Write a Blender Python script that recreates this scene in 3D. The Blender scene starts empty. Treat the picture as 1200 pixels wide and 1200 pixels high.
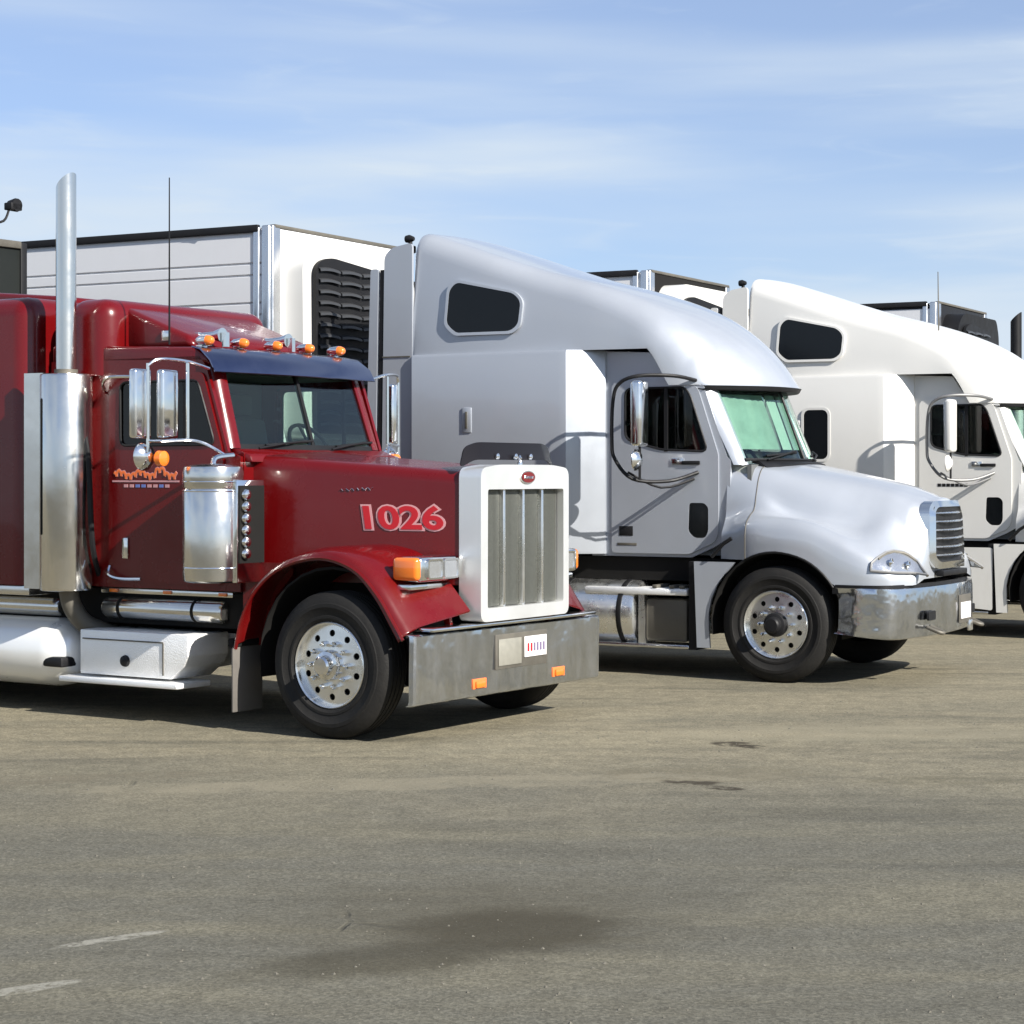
import bpy, bmesh, math, random
from mathutils import Vector, Matrix
from math import radians as R, sin, cos, pi, sqrt
random.seed(7)
S = bpy.context.scene
COL = S.collection

# ---------------------------------------------------------------- camera
cam = bpy.data.cameras.new('camera'); cam_o = bpy.data.objects.new('camera', cam); COL.objects.link(cam_o)
cam.sensor_width = 36; cam.lens = 72; cam.shift_y = -44/1200; cam.clip_end = 5000
cam_o.location = (0, 0, 1.84); cam_o.rotation_euler = (R(90), 0, 0)
S.camera = cam_o
S.render.resolution_x = S.render.resolution_y = 1024
S.view_settings.view_transform = 'Standard'; S.view_settings.look = 'None'
S.view_settings.exposure = 0.93; S.view_settings.gamma = 1; S.view_settings.use_curve_mapping = False

# ---------------------------------------------------------------- sun and sky
SUN_EL = R(32); SUN_DIR = Vector((0.725, -0.69, 0)).normalized() * cos(SUN_EL) + Vector((0, 0, sin(SUN_EL)))
sun = bpy.data.lights.new('sun', 'SUN'); sun.energy = 5.0; sun.angle = R(0.55); sun.color = (1, .955, .88)
sun_o = bpy.data.objects.new('sun', sun); COL.objects.link(sun_o)
sun_o.rotation_euler = SUN_DIR.to_track_quat('Z', 'Y').to_euler()
W = bpy.data.worlds.new('World'); S.world = W; W.use_nodes = True
wn = W.node_tree; wn.nodes.clear()
def wnode(t, **k):
    n = wn.nodes.new(t)
    for a, b in k.items(): setattr(n, a, b)
    return n
wl = wn.links.new
sky = wnode('ShaderNodeTexSky', sky_type='NISHITA', sun_disc=False, sun_elevation=SUN_EL,
            sun_rotation=math.atan2(SUN_DIR.x, SUN_DIR.y), altitude=300, air_density=1.0, dust_density=0.4, ozone_density=2.5)
SKYOFF = 1.3
tc = wnode('ShaderNodeTexCoord')
sep = wnode('ShaderNodeSeparateXYZ'); wl(tc.outputs['Generated'], sep.inputs[0])
# cirrus: noise stretched along the horizon, in direction space
mp = wnode('ShaderNodeMapping'); mp.inputs['Scale'].default_value = (.9, .9, 9); mp.inputs['Rotation'].default_value = (0, R(3), 0); mp.inputs['Location'].default_value = (0, 0, SKYOFF)
wl(tc.outputs['Generated'], mp.inputs[0])
nz = wnode('ShaderNodeTexNoise'); nz.inputs['Scale'].default_value = 2.1; nz.inputs['Detail'].default_value = 5
nz.inputs['Roughness'].default_value = .42; nz.inputs['Distortion'].default_value = .25
wl(mp.outputs[0], nz.inputs['Vector'])
cr = wnode('ShaderNodeMapRange', interpolation_type='SMOOTHSTEP'); cr.inputs['From Min'].default_value = .36; cr.inputs['From Max'].default_value = .72
wl(nz.outputs['Fac'], cr.inputs['Value'])
mp2 = wnode('ShaderNodeMapping'); mp2.inputs['Scale'].default_value = (4, 4, 26); mp2.inputs['Rotation'].default_value = (0, R(-5), 0)
mp2.inputs['Location'].default_value = (3.3, 1, 0)
wl(tc.outputs['Generated'], mp2.inputs[0])
nz2 = wnode('ShaderNodeTexNoise'); nz2.inputs['Scale'].default_value = 3; nz2.inputs['Detail'].default_value = 7; nz2.inputs['Roughness'].default_value = .5
nz2.inputs['Distortion'].default_value = .8
wl(mp2.outputs[0], nz2.inputs['Vector'])
cr2 = wnode('ShaderNodeMapRange', interpolation_type='SMOOTHSTEP'); cr2.inputs['From Min'].default_value = .5; cr2.inputs['From Max'].default_value = .8
wl(nz2.outputs['Fac'], cr2.inputs['Value'])
mA = wnode('ShaderNodeMath', operation='MULTIPLY'); mA.inputs[1].default_value = .82; wl(cr.outputs[0], mA.inputs[0])
mB = wnode('ShaderNodeMath', operation='MULTIPLY_ADD'); mB.inputs[1].default_value = .20; wl(cr2.outputs[0], mB.inputs[0]); wl(mA.outputs[0], mB.inputs[2])
mC = wnode('ShaderNodeMath', operation='ADD'); mC.use_clamp = True; mC.inputs[1].default_value = .36; wl(mB.outputs[0], mC.inputs[0])   # thin even veil
# a little blue balance on the clear sky, then the thin white cloud over it
tint = wnode('ShaderNodeMix', data_type='RGBA', blend_type='MULTIPLY'); tint.inputs['Factor'].default_value = 1
tint.inputs[7].default_value = (.95, 1.10, 1.45, 1); wl(sky.outputs[0], tint.inputs[6])
mix = wnode('ShaderNodeMix', data_type='RGBA'); mix.inputs[7].default_value = (7.2, 8.3, 9.5, 1)
vz = wnode('ShaderNodeMapRange'); vz.inputs['From Min'].default_value = .12; vz.inputs['From Max'].default_value = .9; vz.inputs['To Min'].default_value = 1; vz.inputs['To Max'].default_value = .35
wl(sep.outputs[2], vz.inputs['Value'])
mD = wnode('ShaderNodeMath', operation='MULTIPLY'); wl(mC.outputs[0], mD.inputs[0]); wl(vz.outputs[0], mD.inputs[1])
wl(mD.outputs[0], mix.inputs['Factor']); wl(tint.outputs[2], mix.inputs[6])
bg = wnode('ShaderNodeBackground'); bg.inputs['Strength'].default_value = .05
wo = wnode('ShaderNodeOutputWorld'); wl(mix.outputs[2], bg.inputs[0]); wl(bg.outputs[0], wo.inputs[0])

# ---------------------------------------------------------------- materials
MATS = {}
def mat(name, color, rough=.5, metal=0, coat=0, coat_r=.05, var=0, vscale=3, bump=0, bscale=30, bdist=.02, spec=.5, dirt=0, dirtcol=(.22, .19, .14), emit=None, trans=0):
    if name in MATS: return MATS[name]
    m = bpy.data.materials.new(name); m.use_nodes = True; nt = m.node_tree; L = nt.links.new
    p = nt.nodes['Principled BSDF']
    p.inputs['Base Color'].default_value = (*color, 1); p.inputs['Roughness'].default_value = rough
    p.inputs['Metallic'].default_value = metal; p.inputs['Coat Weight'].default_value = coat
    p.inputs['Coat Roughness'].default_value = coat_r; p.inputs['Specular IOR Level'].default_value = spec
    p.inputs['Transmission Weight'].default_value = trans
    t = nt.nodes.new('ShaderNodeTexCoord')
    src = None
    if var:
        n = nt.nodes.new('ShaderNodeTexNoise'); n.inputs['Scale'].default_value = vscale; n.inputs['Detail'].default_value = 8
        n.inputs['Roughness'].default_value = .65
        L(t.outputs['Object'], n.inputs['Vector'])
        mx = nt.nodes.new('ShaderNodeMix'); mx.data_type = 'RGBA'
        mx.inputs[6].default_value = (*[c*(1-var) for c in color], 1); mx.inputs[7].default_value = (*[min(1, c*(1+var)) for c in color], 1)
        L(n.outputs['Fac'], mx.inputs['Factor']); L(mx.outputs[2], p.inputs['Base Color']); src = mx
        mr = nt.nodes.new('ShaderNodeMapRange'); mr.inputs['From Min'].default_value = .3; mr.inputs['From Max'].default_value = .7
        mr.inputs['To Min'].default_value = max(0, rough-.06); mr.inputs['To Max'].default_value = min(1, rough+.12)
        L(n.outputs['Fac'], mr.inputs['Value']); L(mr.outputs[0], p.inputs['Roughness'])
    if dirt:   # road film: more of it low on the vehicle, broken up by noise
        sp = nt.nodes.new('ShaderNodeSeparateXYZ'); L(t.outputs['Object'], sp.inputs[0])
        zr = nt.nodes.new('ShaderNodeMapRange'); zr.inputs['From Min'].default_value = .25; zr.inputs['From Max'].default_value = 1.5
        zr.inputs['To Min'].default_value = 1; zr.inputs['To Max'].default_value = .12; L(sp.outputs['Z'], zr.inputs['Value'])
        n2 = nt.nodes.new('ShaderNodeTexNoise'); n2.inputs['Scale'].default_value = 4.5; n2.inputs['Detail'].default_value = 9; n2.inputs['Roughness'].default_value = .7
        mpp = nt.nodes.new('ShaderNodeMapping'); mpp.inputs['Scale'].default_value = (1.5, 1.5, .5)
        L(t.outputs['Object'], mpp.inputs[0]); L(mpp.outputs[0], n2.inputs['Vector'])
        n2r = nt.nodes.new('ShaderNodeMapRange'); n2r.inputs['From Min'].default_value = .4; n2r.inputs['From Max'].default_value = .7; L(n2.outputs['Fac'], n2r.inputs['Value'])
        mu = nt.nodes.new('ShaderNodeMath'); mu.operation = 'MULTIPLY'; L(zr.outputs[0], mu.inputs[0]); L(n2r.outputs[0], mu.inputs[1])
        mu2 = nt.nodes.new('ShaderNodeMath'); mu2.operation = 'MULTIPLY'; mu2.inputs[1].default_value = dirt; L(mu.outputs[0], mu2.inputs[0])
        dm = nt.nodes.new('ShaderNodeMix'); dm.data_type = 'RGBA'; dm.inputs[7].default_value = (*dirtcol, 1)
        if src: L(src.outputs[2], dm.inputs[6])
        else: dm.inputs[6].default_value = (*color, 1)
        L(mu2.outputs[0], dm.inputs['Factor']); L(dm.outputs[2], p.inputs['Base Color'])
        if metal:
            mm = nt.nodes.new('ShaderNodeMath'); mm.operation = 'MULTIPLY_ADD'; mm.inputs[1].default_value = -metal; mm.inputs[2].default_value = metal
            L(mu2.outputs[0], mm.inputs[0]); L(mm.outputs[0], p.inputs['Metallic'])
    if bump:
        n3 = nt.nodes.new('ShaderNodeTexNoise'); n3.inputs['Scale'].default_value = bscale; n3.inputs['Detail'].default_value = 3
        L(t.outputs['Object'], n3.inputs['Vector'])
        b = nt.nodes.new('ShaderNodeBump'); b.inputs['Strength'].default_value = bump; b.inputs['Distance'].default_value = bdist
        L(n3.outputs['Fac'], b.inputs['Height']); L(b.outputs[0], p.inputs['Normal'])
    if emit:
        p.inputs['Emission Color'].default_value = (*emit, 1); p.inputs['Emission Strength'].default_value = 1
    MATS[name] = m
    return m
def glass(name, tint, gloss=.12):
    if name in MATS: return MATS[name]
    m = bpy.data.materials.new(name); m.use_nodes = True; nt = m.node_tree; L = nt.links.new; nt.nodes.clear()
    o = nt.nodes.new('ShaderNodeOutputMaterial'); tr = nt.nodes.new('ShaderNodeBsdfTransparent'); tr.inputs[0].default_value = (*tint, 1)
    g = nt.nodes.new('ShaderNodeBsdfGlossy'); g.inputs['Roughness'].default_value = .02
    lw = nt.nodes.new('ShaderNodeLayerWeight'); lw.inputs['Blend'].default_value = .5      # facing term: same from both sides of the sheet
    pw = nt.nodes.new('ShaderNodeMath'); pw.operation = 'POWER'; pw.inputs[1].default_value = 4; L(lw.outputs['Facing'], pw.inputs[0])
    ad = nt.nodes.new('ShaderNodeMath'); ad.operation = 'MULTIPLY_ADD'; ad.inputs[1].default_value = .8; ad.inputs[2].default_value = gloss*.4; L(pw.outputs[0], ad.inputs[0])
    mx = nt.nodes.new('ShaderNodeMixShader'); L(ad.outputs[0], mx.inputs[0]); L(tr.outputs[0], mx.inputs[1]); L(g.outputs[0], mx.inputs[2])
    L(mx.outputs[0], o.inputs[0]); MATS[name] = m
    return m

M_red = mat('red paint', (.100, .0008, .0016), .24, .0, .34, .04, spec=.35, var=.06, vscale=2, dirt=.06)
M_silver = mat('silver paint', (.385, .41, .45), .34, .35, .7, .08, var=.04, vscale=1.5, dirt=.25, dirtcol=(.30, .28, .24))
M_white = mat('white paint', (.64, .63, .60), .35, 0, .5, .1, var=.03, vscale=1.5, dirt=.2, dirtcol=(.42, .38, .30))
M_trailer = mat('trailer white sheet', (.70, .70, .71), .4, 0, .2, .1, var=.04, vscale=1.2, dirt=.2)
M_chrome = mat('chrome', (.80, .80, .79), .10, 1, var=.06, vscale=5, bump=.03, bscale=4)
M_chromed = mat('dusty chrome', (.66, .66, .66), .17, 1, var=.05, vscale=3, bump=.04, bscale=3, dirt=.10, dirtcol=(.33, .30, .25))
M_stain = mat('polished stainless', (.70, .69, .66), .16, 1, var=.08, vscale=3, bump=.08, bscale=3, dirt=.15)
M_alu = mat('polished aluminium', (.82, .82, .80), .26, 1, var=.06, vscale=5, dirt=.14, dirtcol=(.40, .37, .30))
M_bump = mat('bumper chrome', (.58, .61, .66), .10, 1, var=.04, vscale=3, bump=1, bscale=2.6, bdist=.03, dirt=.08)
M_vis = mat('chrome visor with painted sky tint', (.20, .22, .32), .16, 1, var=.1)  # plain chrome; the dark blue sky it mirrors is put into its colour
M_black = mat('black plastic', (.009, .009, .010), .5, spec=.25, var=.2, vscale=8)
M_rubber = mat('tyre rubber', (.009, .0085, .008), .7, spec=.3, var=.35, vscale=9, bump=.12, bscale=60, dirt=.10, dirtcol=(.10, .09, .075))
M_dark = mat('dark chassis', (.010, .0095, .009), .8, spec=.15, var=.3, vscale=6)
M_iron = mat('grimy steel', (.13, .12, .10), .6, .5, var=.3, vscale=10)
M_amber = mat('amber lens', (.75, .17, .015), .15, 0, 1, .03)
M_lens = mat('clear lens', (.50, .52, .55), .10, .75, 1, .02, var=.1, vscale=30)
M_win = mat('black tinted glass', (.004, .005, .006), .12, 0, 0, .02, spec=.3)
M_glass = glass('windshield glass', (.78, .88, .83))
M_sglass = glass('side glass', (.20, .23, .22), .1)
M_interior = mat('cab interior grey', (.10, .105, .105), .8, var=.2)
M_dash = mat('dashboard grey', (.30, .32, .29), .7, var=.15)
M_grille = mat('grille mesh', (.17, .175, .155), .45, .6, var=.3, vscale=80)
M_redtxt = mat('red numeral vinyl', (.42, .01, .018), .4)
M_pink = mat('pale outline vinyl', (.52, .27, .28), .4)
M_orange = mat('orange vinyl', (.80, .17, .04), .4)
M_blue = mat('blue vinyl', (.12, .18, .45), .4)
M_plate = mat('licence plate', (.66, .63, .62), .4, var=.1, vscale=40)
M_curtain = mat('teal sleeper curtain', (.14, .30, .26), .8, var=.15)
M_shade = mat('green sunshade with painted reflections', (.27, .345, .31), .45, var=.6, vscale=3.5)  # strong mottling paints broken pale windscreen reflections onto the green sheet
M_clearg = glass('far side glass', (.75, .82, .80), .1)
M_mud = mat('dusty mud flap', (.11, .10, .088), .7, var=.25, vscale=12)
M_tboxw = mat('diamond plate', (.86, .86, .85), .45, .5, var=.04, vscale=20, bump=.3, bscale=90)
M_bk_tr = mat('dark green grey sheet', (.010, .012, .011), .6, spec=.2, var=.2)

# ---------------------------------------------------------------- geometry helpers
OFF = 1.22        # builders below use y = 0 at the near tyre face; objects are centred on the truck axis
def finish(bm, name, m, parent=None, smooth=35, kind=None):
    bmesh.ops.recalc_face_normals(bm, faces=bm.faces)
    me = bpy.data.meshes.new(name); bm.to_mesh(me); bm.free()
    if parent is not None: me.transform(Matrix.Translation((0, -OFF, 0)))
    if smooth:
        me.shade_smooth(); me.set_sharp_from_angle(angle=R(smooth))
    me.materials.append(m)
    o = bpy.data.objects.new(name, me); COL.objects.link(o); o.parent = parent
    if kind: o['kind'] = kind
    return o
def root(name, label, cat, loc, rz, group=None):
    o = bpy.data.objects.new(name, None); COL.objects.link(o); o.location = loc; o.rotation_euler = (0, 0, rz)
    o['label'] = label; o['category'] = cat
    if group: o['group'] = group
    return o
def box(bm, x0, x1, y0, y1, z0, z1, bev=0, seg=2):
    b2 = bmesh.new() if bev else bm
    vs = [b2.verts.new((x, y, z)) for x in (x0, x1) for y in (y0, y1) for z in (z0, z1)]
    for f in ((0,1,3,2),(4,6,7,5),(0,4,5,1),(2,3,7,6),(0,2,6,4),(1,5,7,3)): b2.faces.new([vs[i] for i in f])
    if bev:
        bmesh.ops.recalc_face_normals(b2, faces=b2.faces)
        bmesh.ops.bevel(b2, geom=b2.edges[:], offset=bev, segments=seg, profile=.5, affect='EDGES')
        add(bm, b2)
def add(bm, b2):
    mp = {v: bm.verts.new(v.co) for v in b2.verts}
    for f in b2.faces:
        try: bm.faces.new([mp[v] for v in f.verts])
        except ValueError: pass
    b2.free()
def prism(bm, pts, y0, y1, bev=0, seg=2):
    """side profile in x-z pushed from y0 to y1"""
    b2 = bmesh.new()
    a = [b2.verts.new((x, y0, z)) for x, z in pts]; b = [b2.verts.new((x, y1, z)) for x, z in pts]
    n = len(pts)
    b2.faces.new(a[::-1]); b2.faces.new(b)
    for i in range(n): b2.faces.new((a[i], a[(i+1) % n], b[(i+1) % n], b[i]))
    bmesh.ops.recalc_face_normals(b2, faces=b2.faces)
    if bev: bmesh.ops.bevel(b2, geom=b2.edges[:], offset=bev, segments=seg, profile=.5, affect='EDGES', clamp_overlap=True)
    add(bm, b2)
def plate(bm, outer, holes, fn, th):
    """flat plate with holes: 2-D loops -> fn(u,v,d) with d the depth 0..th"""
    b2 = bmesh.new(); es = []
    for lp in [outer] + holes:
        vs = [b2.verts.new((u, v, 0)) for u, v in lp]
        for i in range(len(vs)): es.append(b2.edges.new((vs[i], vs[(i+1) % len(vs)])))
    bmesh.ops.triangle_fill(b2, edges=es, use_beauty=True)
    fs = b2.faces[:]
    r = bmesh.ops.extrude_face_region(b2, geom=fs)
    for v in [g for g in r['geom'] if isinstance(g, bmesh.types.BMVert)]: v.co.z = th
    for v in b2.verts: v.co = Vector(fn(v.co.x, v.co.y, v.co.z))
    add(bm, b2)
def rloop(x0, x1, z0, z1, r, n=5):
    out = []
    for cx, cz, a0 in ((x1-r, z1-r, 0), (x0+r, z1-r, 90), (x0+r, z0+r, 180), (x1-r, z0+r, 270)):
        for i in range(n+1):
            a = R(a0+90*i/n); out.append((cx+r*cos(a), cz+r*sin(a)))
    return out
def rpoly(pts, r, n=4):
    """round the corners of a polygon"""
    out = []; N = len(pts)
    for i in range(N):
        p = Vector(pts[i]); a = Vector(pts[i-1]); b = Vector(pts[(i+1) % N])
        da = (a-p); db = (b-p); ra = min(r, da.length*.45, db.length*.45)
        A = p+da.normalized()*ra; B = p+db.normalized()*ra
        for k in range(n+1):
            t = k/n; q = A*(1-t)**2+p*2*t*(1-t)+B*t*t; out.append((q.x, q.y))
    return out
def circ(cx, cz, r, n=16): return [(cx+r*cos(2*pi*i/n), cz+r*sin(2*pi*i/n)) for i in range(n)]
def tube(bm, pts, r, n=8, closed=False):
    P = [Vector(p) for p in pts]; rings = []; N = len(P)
    up = Vector((0.13, .21, 1)).normalized()
    for i, p in enumerate(P):
        if closed: t = (P[(i+1) % N]-P[i-1])
        else: t = P[min(i+1, N-1)]-P[max(i-1, 0)]
        t.normalize(); u = t.cross(up)
        if u.length < .1: u = t.cross(Vector((1, .1, 0)))
        u.normalize(); v = t.cross(u)
        if rings:   # keep rings aligned
            pu = rings[-1][1]; u = (pu-t*pu.dot(t)).normalized(); v = t.cross(u)
        rr = r[i] if isinstance(r, (list, tuple)) else r
        rings.append(([bm.verts.new(p+(u*cos(2*pi*k/n)+v*sin(2*pi*k/n))*rr) for k in range(n)], u))
    m = N if closed else N-1
    for i in range(m):
        A = rings[i][0]; B = rings[(i+1) % N][0]
        for k in range(n): bm.faces.new((A[k], A[(k+1) % n], B[(k+1) % n], B[k]))
    if not closed: bm.faces.new(rings[0][0][::-1]); bm.faces.new(rings[-1][0])
def curve(pts, n=6):
    """Catmull-Rom through points"""
    P = [Vector(p) for p in pts]; out = []
    for i in range(len(P)-1):
        p0 = P[max(i-1, 0)]; p1 = P[i]; p2 = P[i+1]; p3 = P[min(i+2, len(P)-1)]
        for k in range(n):
            t = k/n
            out.append(.5*((2*p1)+(p2-p0)*t+(2*p0-5*p1+4*p2-p3)*t*t+(3*p1-p0-3*p2+p3)*t**3))
    out.append(P[-1]); return out
def lathe(bm, prof, c, axis='y', n=40):
    """prof: (radius, offset along axis)"""
    rings = []
    for r, h in prof:
        ring = []
        for k in range(n):
            a = 2*pi*k/n
            if axis == 'y': q = (c[0]+r*cos(a), c[1]+h, c[2]+r*sin(a))
            elif axis == 'z': q = (c[0]+r*cos(a), c[1]+r*sin(a), c[2]+h)
            else: q = (c[0]+h, c[1]+r*cos(a), c[2]+r*sin(a))
            ring.append(bm.verts.new(q))
        rings.append(ring)
    for A, B in zip(rings, rings[1:]):
        for k in range(n): bm.faces.new((A[k], A[(k+1) % n], B[(k+1) % n], B[k]))
    bm.faces.new(rings[0][::-1]); bm.faces.new(rings[-1])
def cyl(bm, c, r, h, axis='z', n=32, bev=.01):
    lathe(bm, [(r-bev, 0), (r-bev*.3, bev*.3), (r, bev), (r, h-bev), (r-bev*.3, h-bev*.3), (r-bev, h)], c, axis, n)
def loft(bm, rings, caps=(True, True), close=False):
    V = [[bm.verts.new(p) for p in r] for r in rings]
    for A, B in zip(V, V[1:]):
        n = len(A)
        for k in range(n if close else n-1): bm.faces.new((A[k], A[(k+1) % n], B[(k+1) % n], B[k]))
    if caps[0]: bm.faces.new(V[0][::-1])
    if caps[1]: bm.faces.new(V[-1])
def solid(bm, grid, off):
    """grid of points -> thick sheet, off = thickness vector or per-point function"""
    A = [[bm.verts.new(p) for p in r] for r in grid]
    B = [[bm.verts.new(Vector(p)+Vector(off)) for p in r] for r in grid]
    n, m = len(grid), len(grid[0])
    for i in range(n-1):
        for j in range(m-1):
            bm.faces.new((A[i][j], A[i][j+1], A[i+1][j+1], A[i+1][j])); bm.faces.new((B[i][j], B[i+1][j], B[i+1][j+1], B[i][j+1]))
    for i in range(n-1):
        bm.faces.new((A[i][0], A[i+1][0], B[i+1][0], B[i][0])); bm.faces.new((A[i][m-1], B[i][m-1], B[i+1][m-1], A[i+1][m-1]))
    for j in range(m-1):
        bm.faces.new((A[0][j], B[0][j], B[0][j+1], A[0][j+1])); bm.faces.new((A[n-1][j], A[n-1][j+1], B[n-1][j+1], B[n-1][j]))
def bx(name, m, parent, *a, bev=0, seg=2, **k):
    bm = bmesh.new(); box(bm, *a, bev=bev, seg=seg); return finish(bm, name, m, parent, **k)
def sideplane(y, s=1):      # (u,v,d) -> plate standing in x-z, growing away from y
    return lambda u, v, d: (u, y+s*d, v)
def text(name, body, size, m, parent, mtx, extrude=.002, offset=0, shear=0, xs=1):
    c = bpy.data.curves.new(name, 'FONT'); c.body = body; c.size = size; c.extrude = extrude; c.offset = offset; c.shear = shear
    c.space_character = 1.0; c.resolution_u = 4
    t = bpy.data.objects.new(name, c); COL.objects.link(t)
    dg = bpy.context.evaluated_depsgraph_get(); me = bpy.data.meshes.new_from_object(t.evaluated_get(dg)); bpy.data.objects.remove(t)
    me.transform(Matrix.Diagonal((xs, 1, 1, 1))); me.transform(mtx); me.transform(Matrix.Translation((0, -OFF, 0)))
    me.materials.clear(); me.materials.append(m)
    o = bpy.data.objects.new(name, me); COL.objects.link(o); o.parent = parent; return o

# ---------------------------------------------------------------- ground
def ground():
    bm = bmesh.new(); s = 1500
    bm.faces.new([bm.verts.new(p) for p in ((-s, -s, 0), (s, -s, 0), (s, s, 0), (-s, s, 0))])
    m = bpy.data.materials.new('worn dusty asphalt'); m.use_nodes = True; nt = m.node_tree; L = nt.links.new; N = nt.nodes.new
    p = nt.nodes['Principled BSDF']; p.inputs['Roughness'].default_value = .9; p.inputs['Specular IOR Level'].default_value = .2
    t = N('ShaderNodeTexCoord'); O = t.outputs['Object']
    def noise(scale, det=8, rough=.6, vec=None, dist=0):
        n = N('ShaderNodeTexNoise'); n.inputs['Scale'].default_value = scale; n.inputs['Detail'].default_value = det
        n.inputs['Roughness'].default_value = rough; n.inputs['Distortion'].default_value = dist; L(vec or O, n.inputs['Vector']); return n.outputs['Fac']
    def rng(v, a, b, c=0, d=1, smooth=True):
        r = N('ShaderNodeMapRange'); r.interpolation_type = 'SMOOTHSTEP' if smooth else 'LINEAR'
        for k, x in zip(('From Min', 'From Max', 'To Min', 'To Max'), (a, b, c, d)): r.inputs[k].default_value = x
        L(v, r.inputs['Value']); return r.outputs[0]
    def mth(op, a, b):
        n = N('ShaderNodeMath'); n.operation = op
        for i, x in enumerate((a, b)):
            if isinstance(x, (int, float)): n.inputs[i].default_value = x
            else: L(x, n.inputs[i])
        return n.outputs[0]
    def mixc(f, a, b, blend='MIX'):
        n = N('ShaderNodeMix'); n.data_type = 'RGBA'; n.blend_type = blend
        if isinstance(f, (int, float)): n.inputs[0].default_value = f
        else: L(f, n.inputs[0])
        for i, x in ((6, a), (7, b)):
            if isinstance(x, tuple): n.inputs[i].default_value = (*x, 1)
            else: L(x, n.inputs[i])
        return n.outputs[2]
    def mapping(loc=(0, 0, 0), rot=0, sc=(1, 1, 1)):
        n = N('ShaderNodeMapping'); n.vector_type = 'TEXTURE' if rot is None else 'POINT'
        n.inputs['Location'].default_value = loc; n.inputs['Rotation'].default_value = (0, 0, rot or 0); n.inputs['Scale'].default_value = sc
        L(O, n.inputs[0]); return n.outputs[0]
    sep = N('ShaderNodeSeparateXYZ'); L(O, sep.inputs[0]); X, Y = sep.outputs[0], sep.outputs[1]
    big = noise(.35, 6, .6)
    streak = noise(1.0, 10, .62, mapping(rot=R(12), sc=(.28, 1.1, 1)), .6)
    fine = noise(38, 6, .75)
    mid = noise(6, 8, .7)
    # grey asphalt near the camera, pale sandy dust drifted up by the trucks
    dust = rng(mth('ADD', Y, mth('MULTIPLY', mth('SUBTRACT', big, .5), 7)), 9.5, 14.5, 0, 1)
    base = mixc(dust, (.112, .107, .086), (.215, .190, .130))
    base = mixc(rng(streak, .42, .68, 0, .8), base, (.155, .142, .102))
    base = mixc(rng(noise(1.3, 9, .65, mapping(loc=(4, 9, 0), rot=R(-14), sc=(.22, 1.3, 1)), .5), .50, .70, 0, .55), base, (.072, .068, .053))
    base = mixc(rng(mid, .38, .62, .0, .35), base, (.080, .074, .055))
    # aggregate
    vo = N('ShaderNodeTexVoronoi'); vo.inputs['Scale'].default_value = 95; L(O, vo.inputs['Vector'])
    sepc = N('ShaderNodeSeparateColor'); L(vo.outputs['Color'], sepc.inputs[0])
    agg = rng(sepc.outputs[0], 0, 1, .74, 1.28, False)
    hsv = N('ShaderNodeHueSaturation'); L(base, hsv.inputs['Color']); L(mth('MULTIPLY', agg, rng(fine, .3, .7, .82, 1.18)), hsv.inputs['Value'])
    base = hsv.outputs[0]
    # scattered pale stones
    vo2 = N('ShaderNodeTexVoronoi'); vo2.inputs['Scale'].default_value = 26; L(O, vo2.inputs['Vector'])
    st = mth('MULTIPLY', rng(vo2.outputs['Distance'], .16, .11), rng(noise(9, 2), .55, .62))
    base = mixc(mth('MULTIPLY', st, .5), base, (.25, .24, .20))
    # damp oil stain in front of the red tractor
    def blob(cx, cy, a, b, rot, wob=.35, lo=1.15, hi=.45):
        n = N('ShaderNodeMapping'); n.vector_type = 'TEXTURE'; n.inputs['Location'].default_value = (cx, cy, 0); n.inputs['Rotation'].default_value = (0, 0, R(rot))
        n.inputs['Scale'].default_value = (a, b, 1); L(O, n.inputs[0])
        ln = N('ShaderNodeVectorMath'); ln.operation = 'LENGTH'; L(n.outputs[0], ln.inputs[0])
        d = mth('ADD', ln.outputs['Value'], mth('MULTIPLY', mth('SUBTRACT', noise(2.6, 8, .65), .5), wob*2))
        return rng(d, lo, hi)
    s1 = blob(.0, 8.28, .55, .50, 25, .34, 1.12, .5); s2 = blob(-.50, 7.75, .62, .26, 28, .5); s3 = blob(-.1, 8.5, 1.1, .95, 22, .5, 1.2, .2)
    base = mixc(mth('MULTIPLY', s3, .5), base, (.070, .062, .042))
    base = mixc(mth('MULTIPLY', s1, .7), base, (.040, .034, .021)); base = mixc(mth('MULTIPLY', s2, .65), base, (.042, .037, .024))
    def mark(cx, cy, a, b, rot, wob, brk, col, strength):
        nonlocal base
        base = mixc(mth('MULTIPLY', mth('MULTIPLY', blob(cx, cy, a, b, rot, wob, 1.1, .75), rng(noise(brk, 6, .7), .36, .55)), strength), base, col)
    mark(-1.60, 8.10, .24, .045, 38, .45, 16, (.28, .27, .23), .75)          # remains of a painted bay line
    mark(-1.78, 7.30, .30, .055, 36, .45, 14, (.28, .27, .23), .7)
    for c in ((1.50, 13.98, .19, .16, -8), (1.62, 13.85, .10, .10, -40), (1.05, 12.25, .20, .15, -14), (1.25, 12.02, .14, .08, -30)):
        mark(*c, .75, 7, (.035, .028, .018), .92)                           # crumbled holes
    mark(1.15, 12.6, .8, .35, 0, .7, 5, (.12, .105, .07), .5)
    mark(2.6, 12.3, .5, .2, 5, .8, 5, (.10, .09, .06), .5)
    mark(3.6, 12.1, .5, .12, 0, .8, 6, (.09, .08, .05), .55)
    mark(-.5, 12.2, 2.4, .25, 8, .8, 3, (.235, .21, .15), .5)                # pale drifted dust
    mark(2.4, 14.6, 1.6, .5, 4, .7, 3, (.24, .215, .15), .5)
    mark(-2.6, 12.4, 1.1, .18, 14, .8, 4, (.12, .105, .075), .5)
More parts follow.
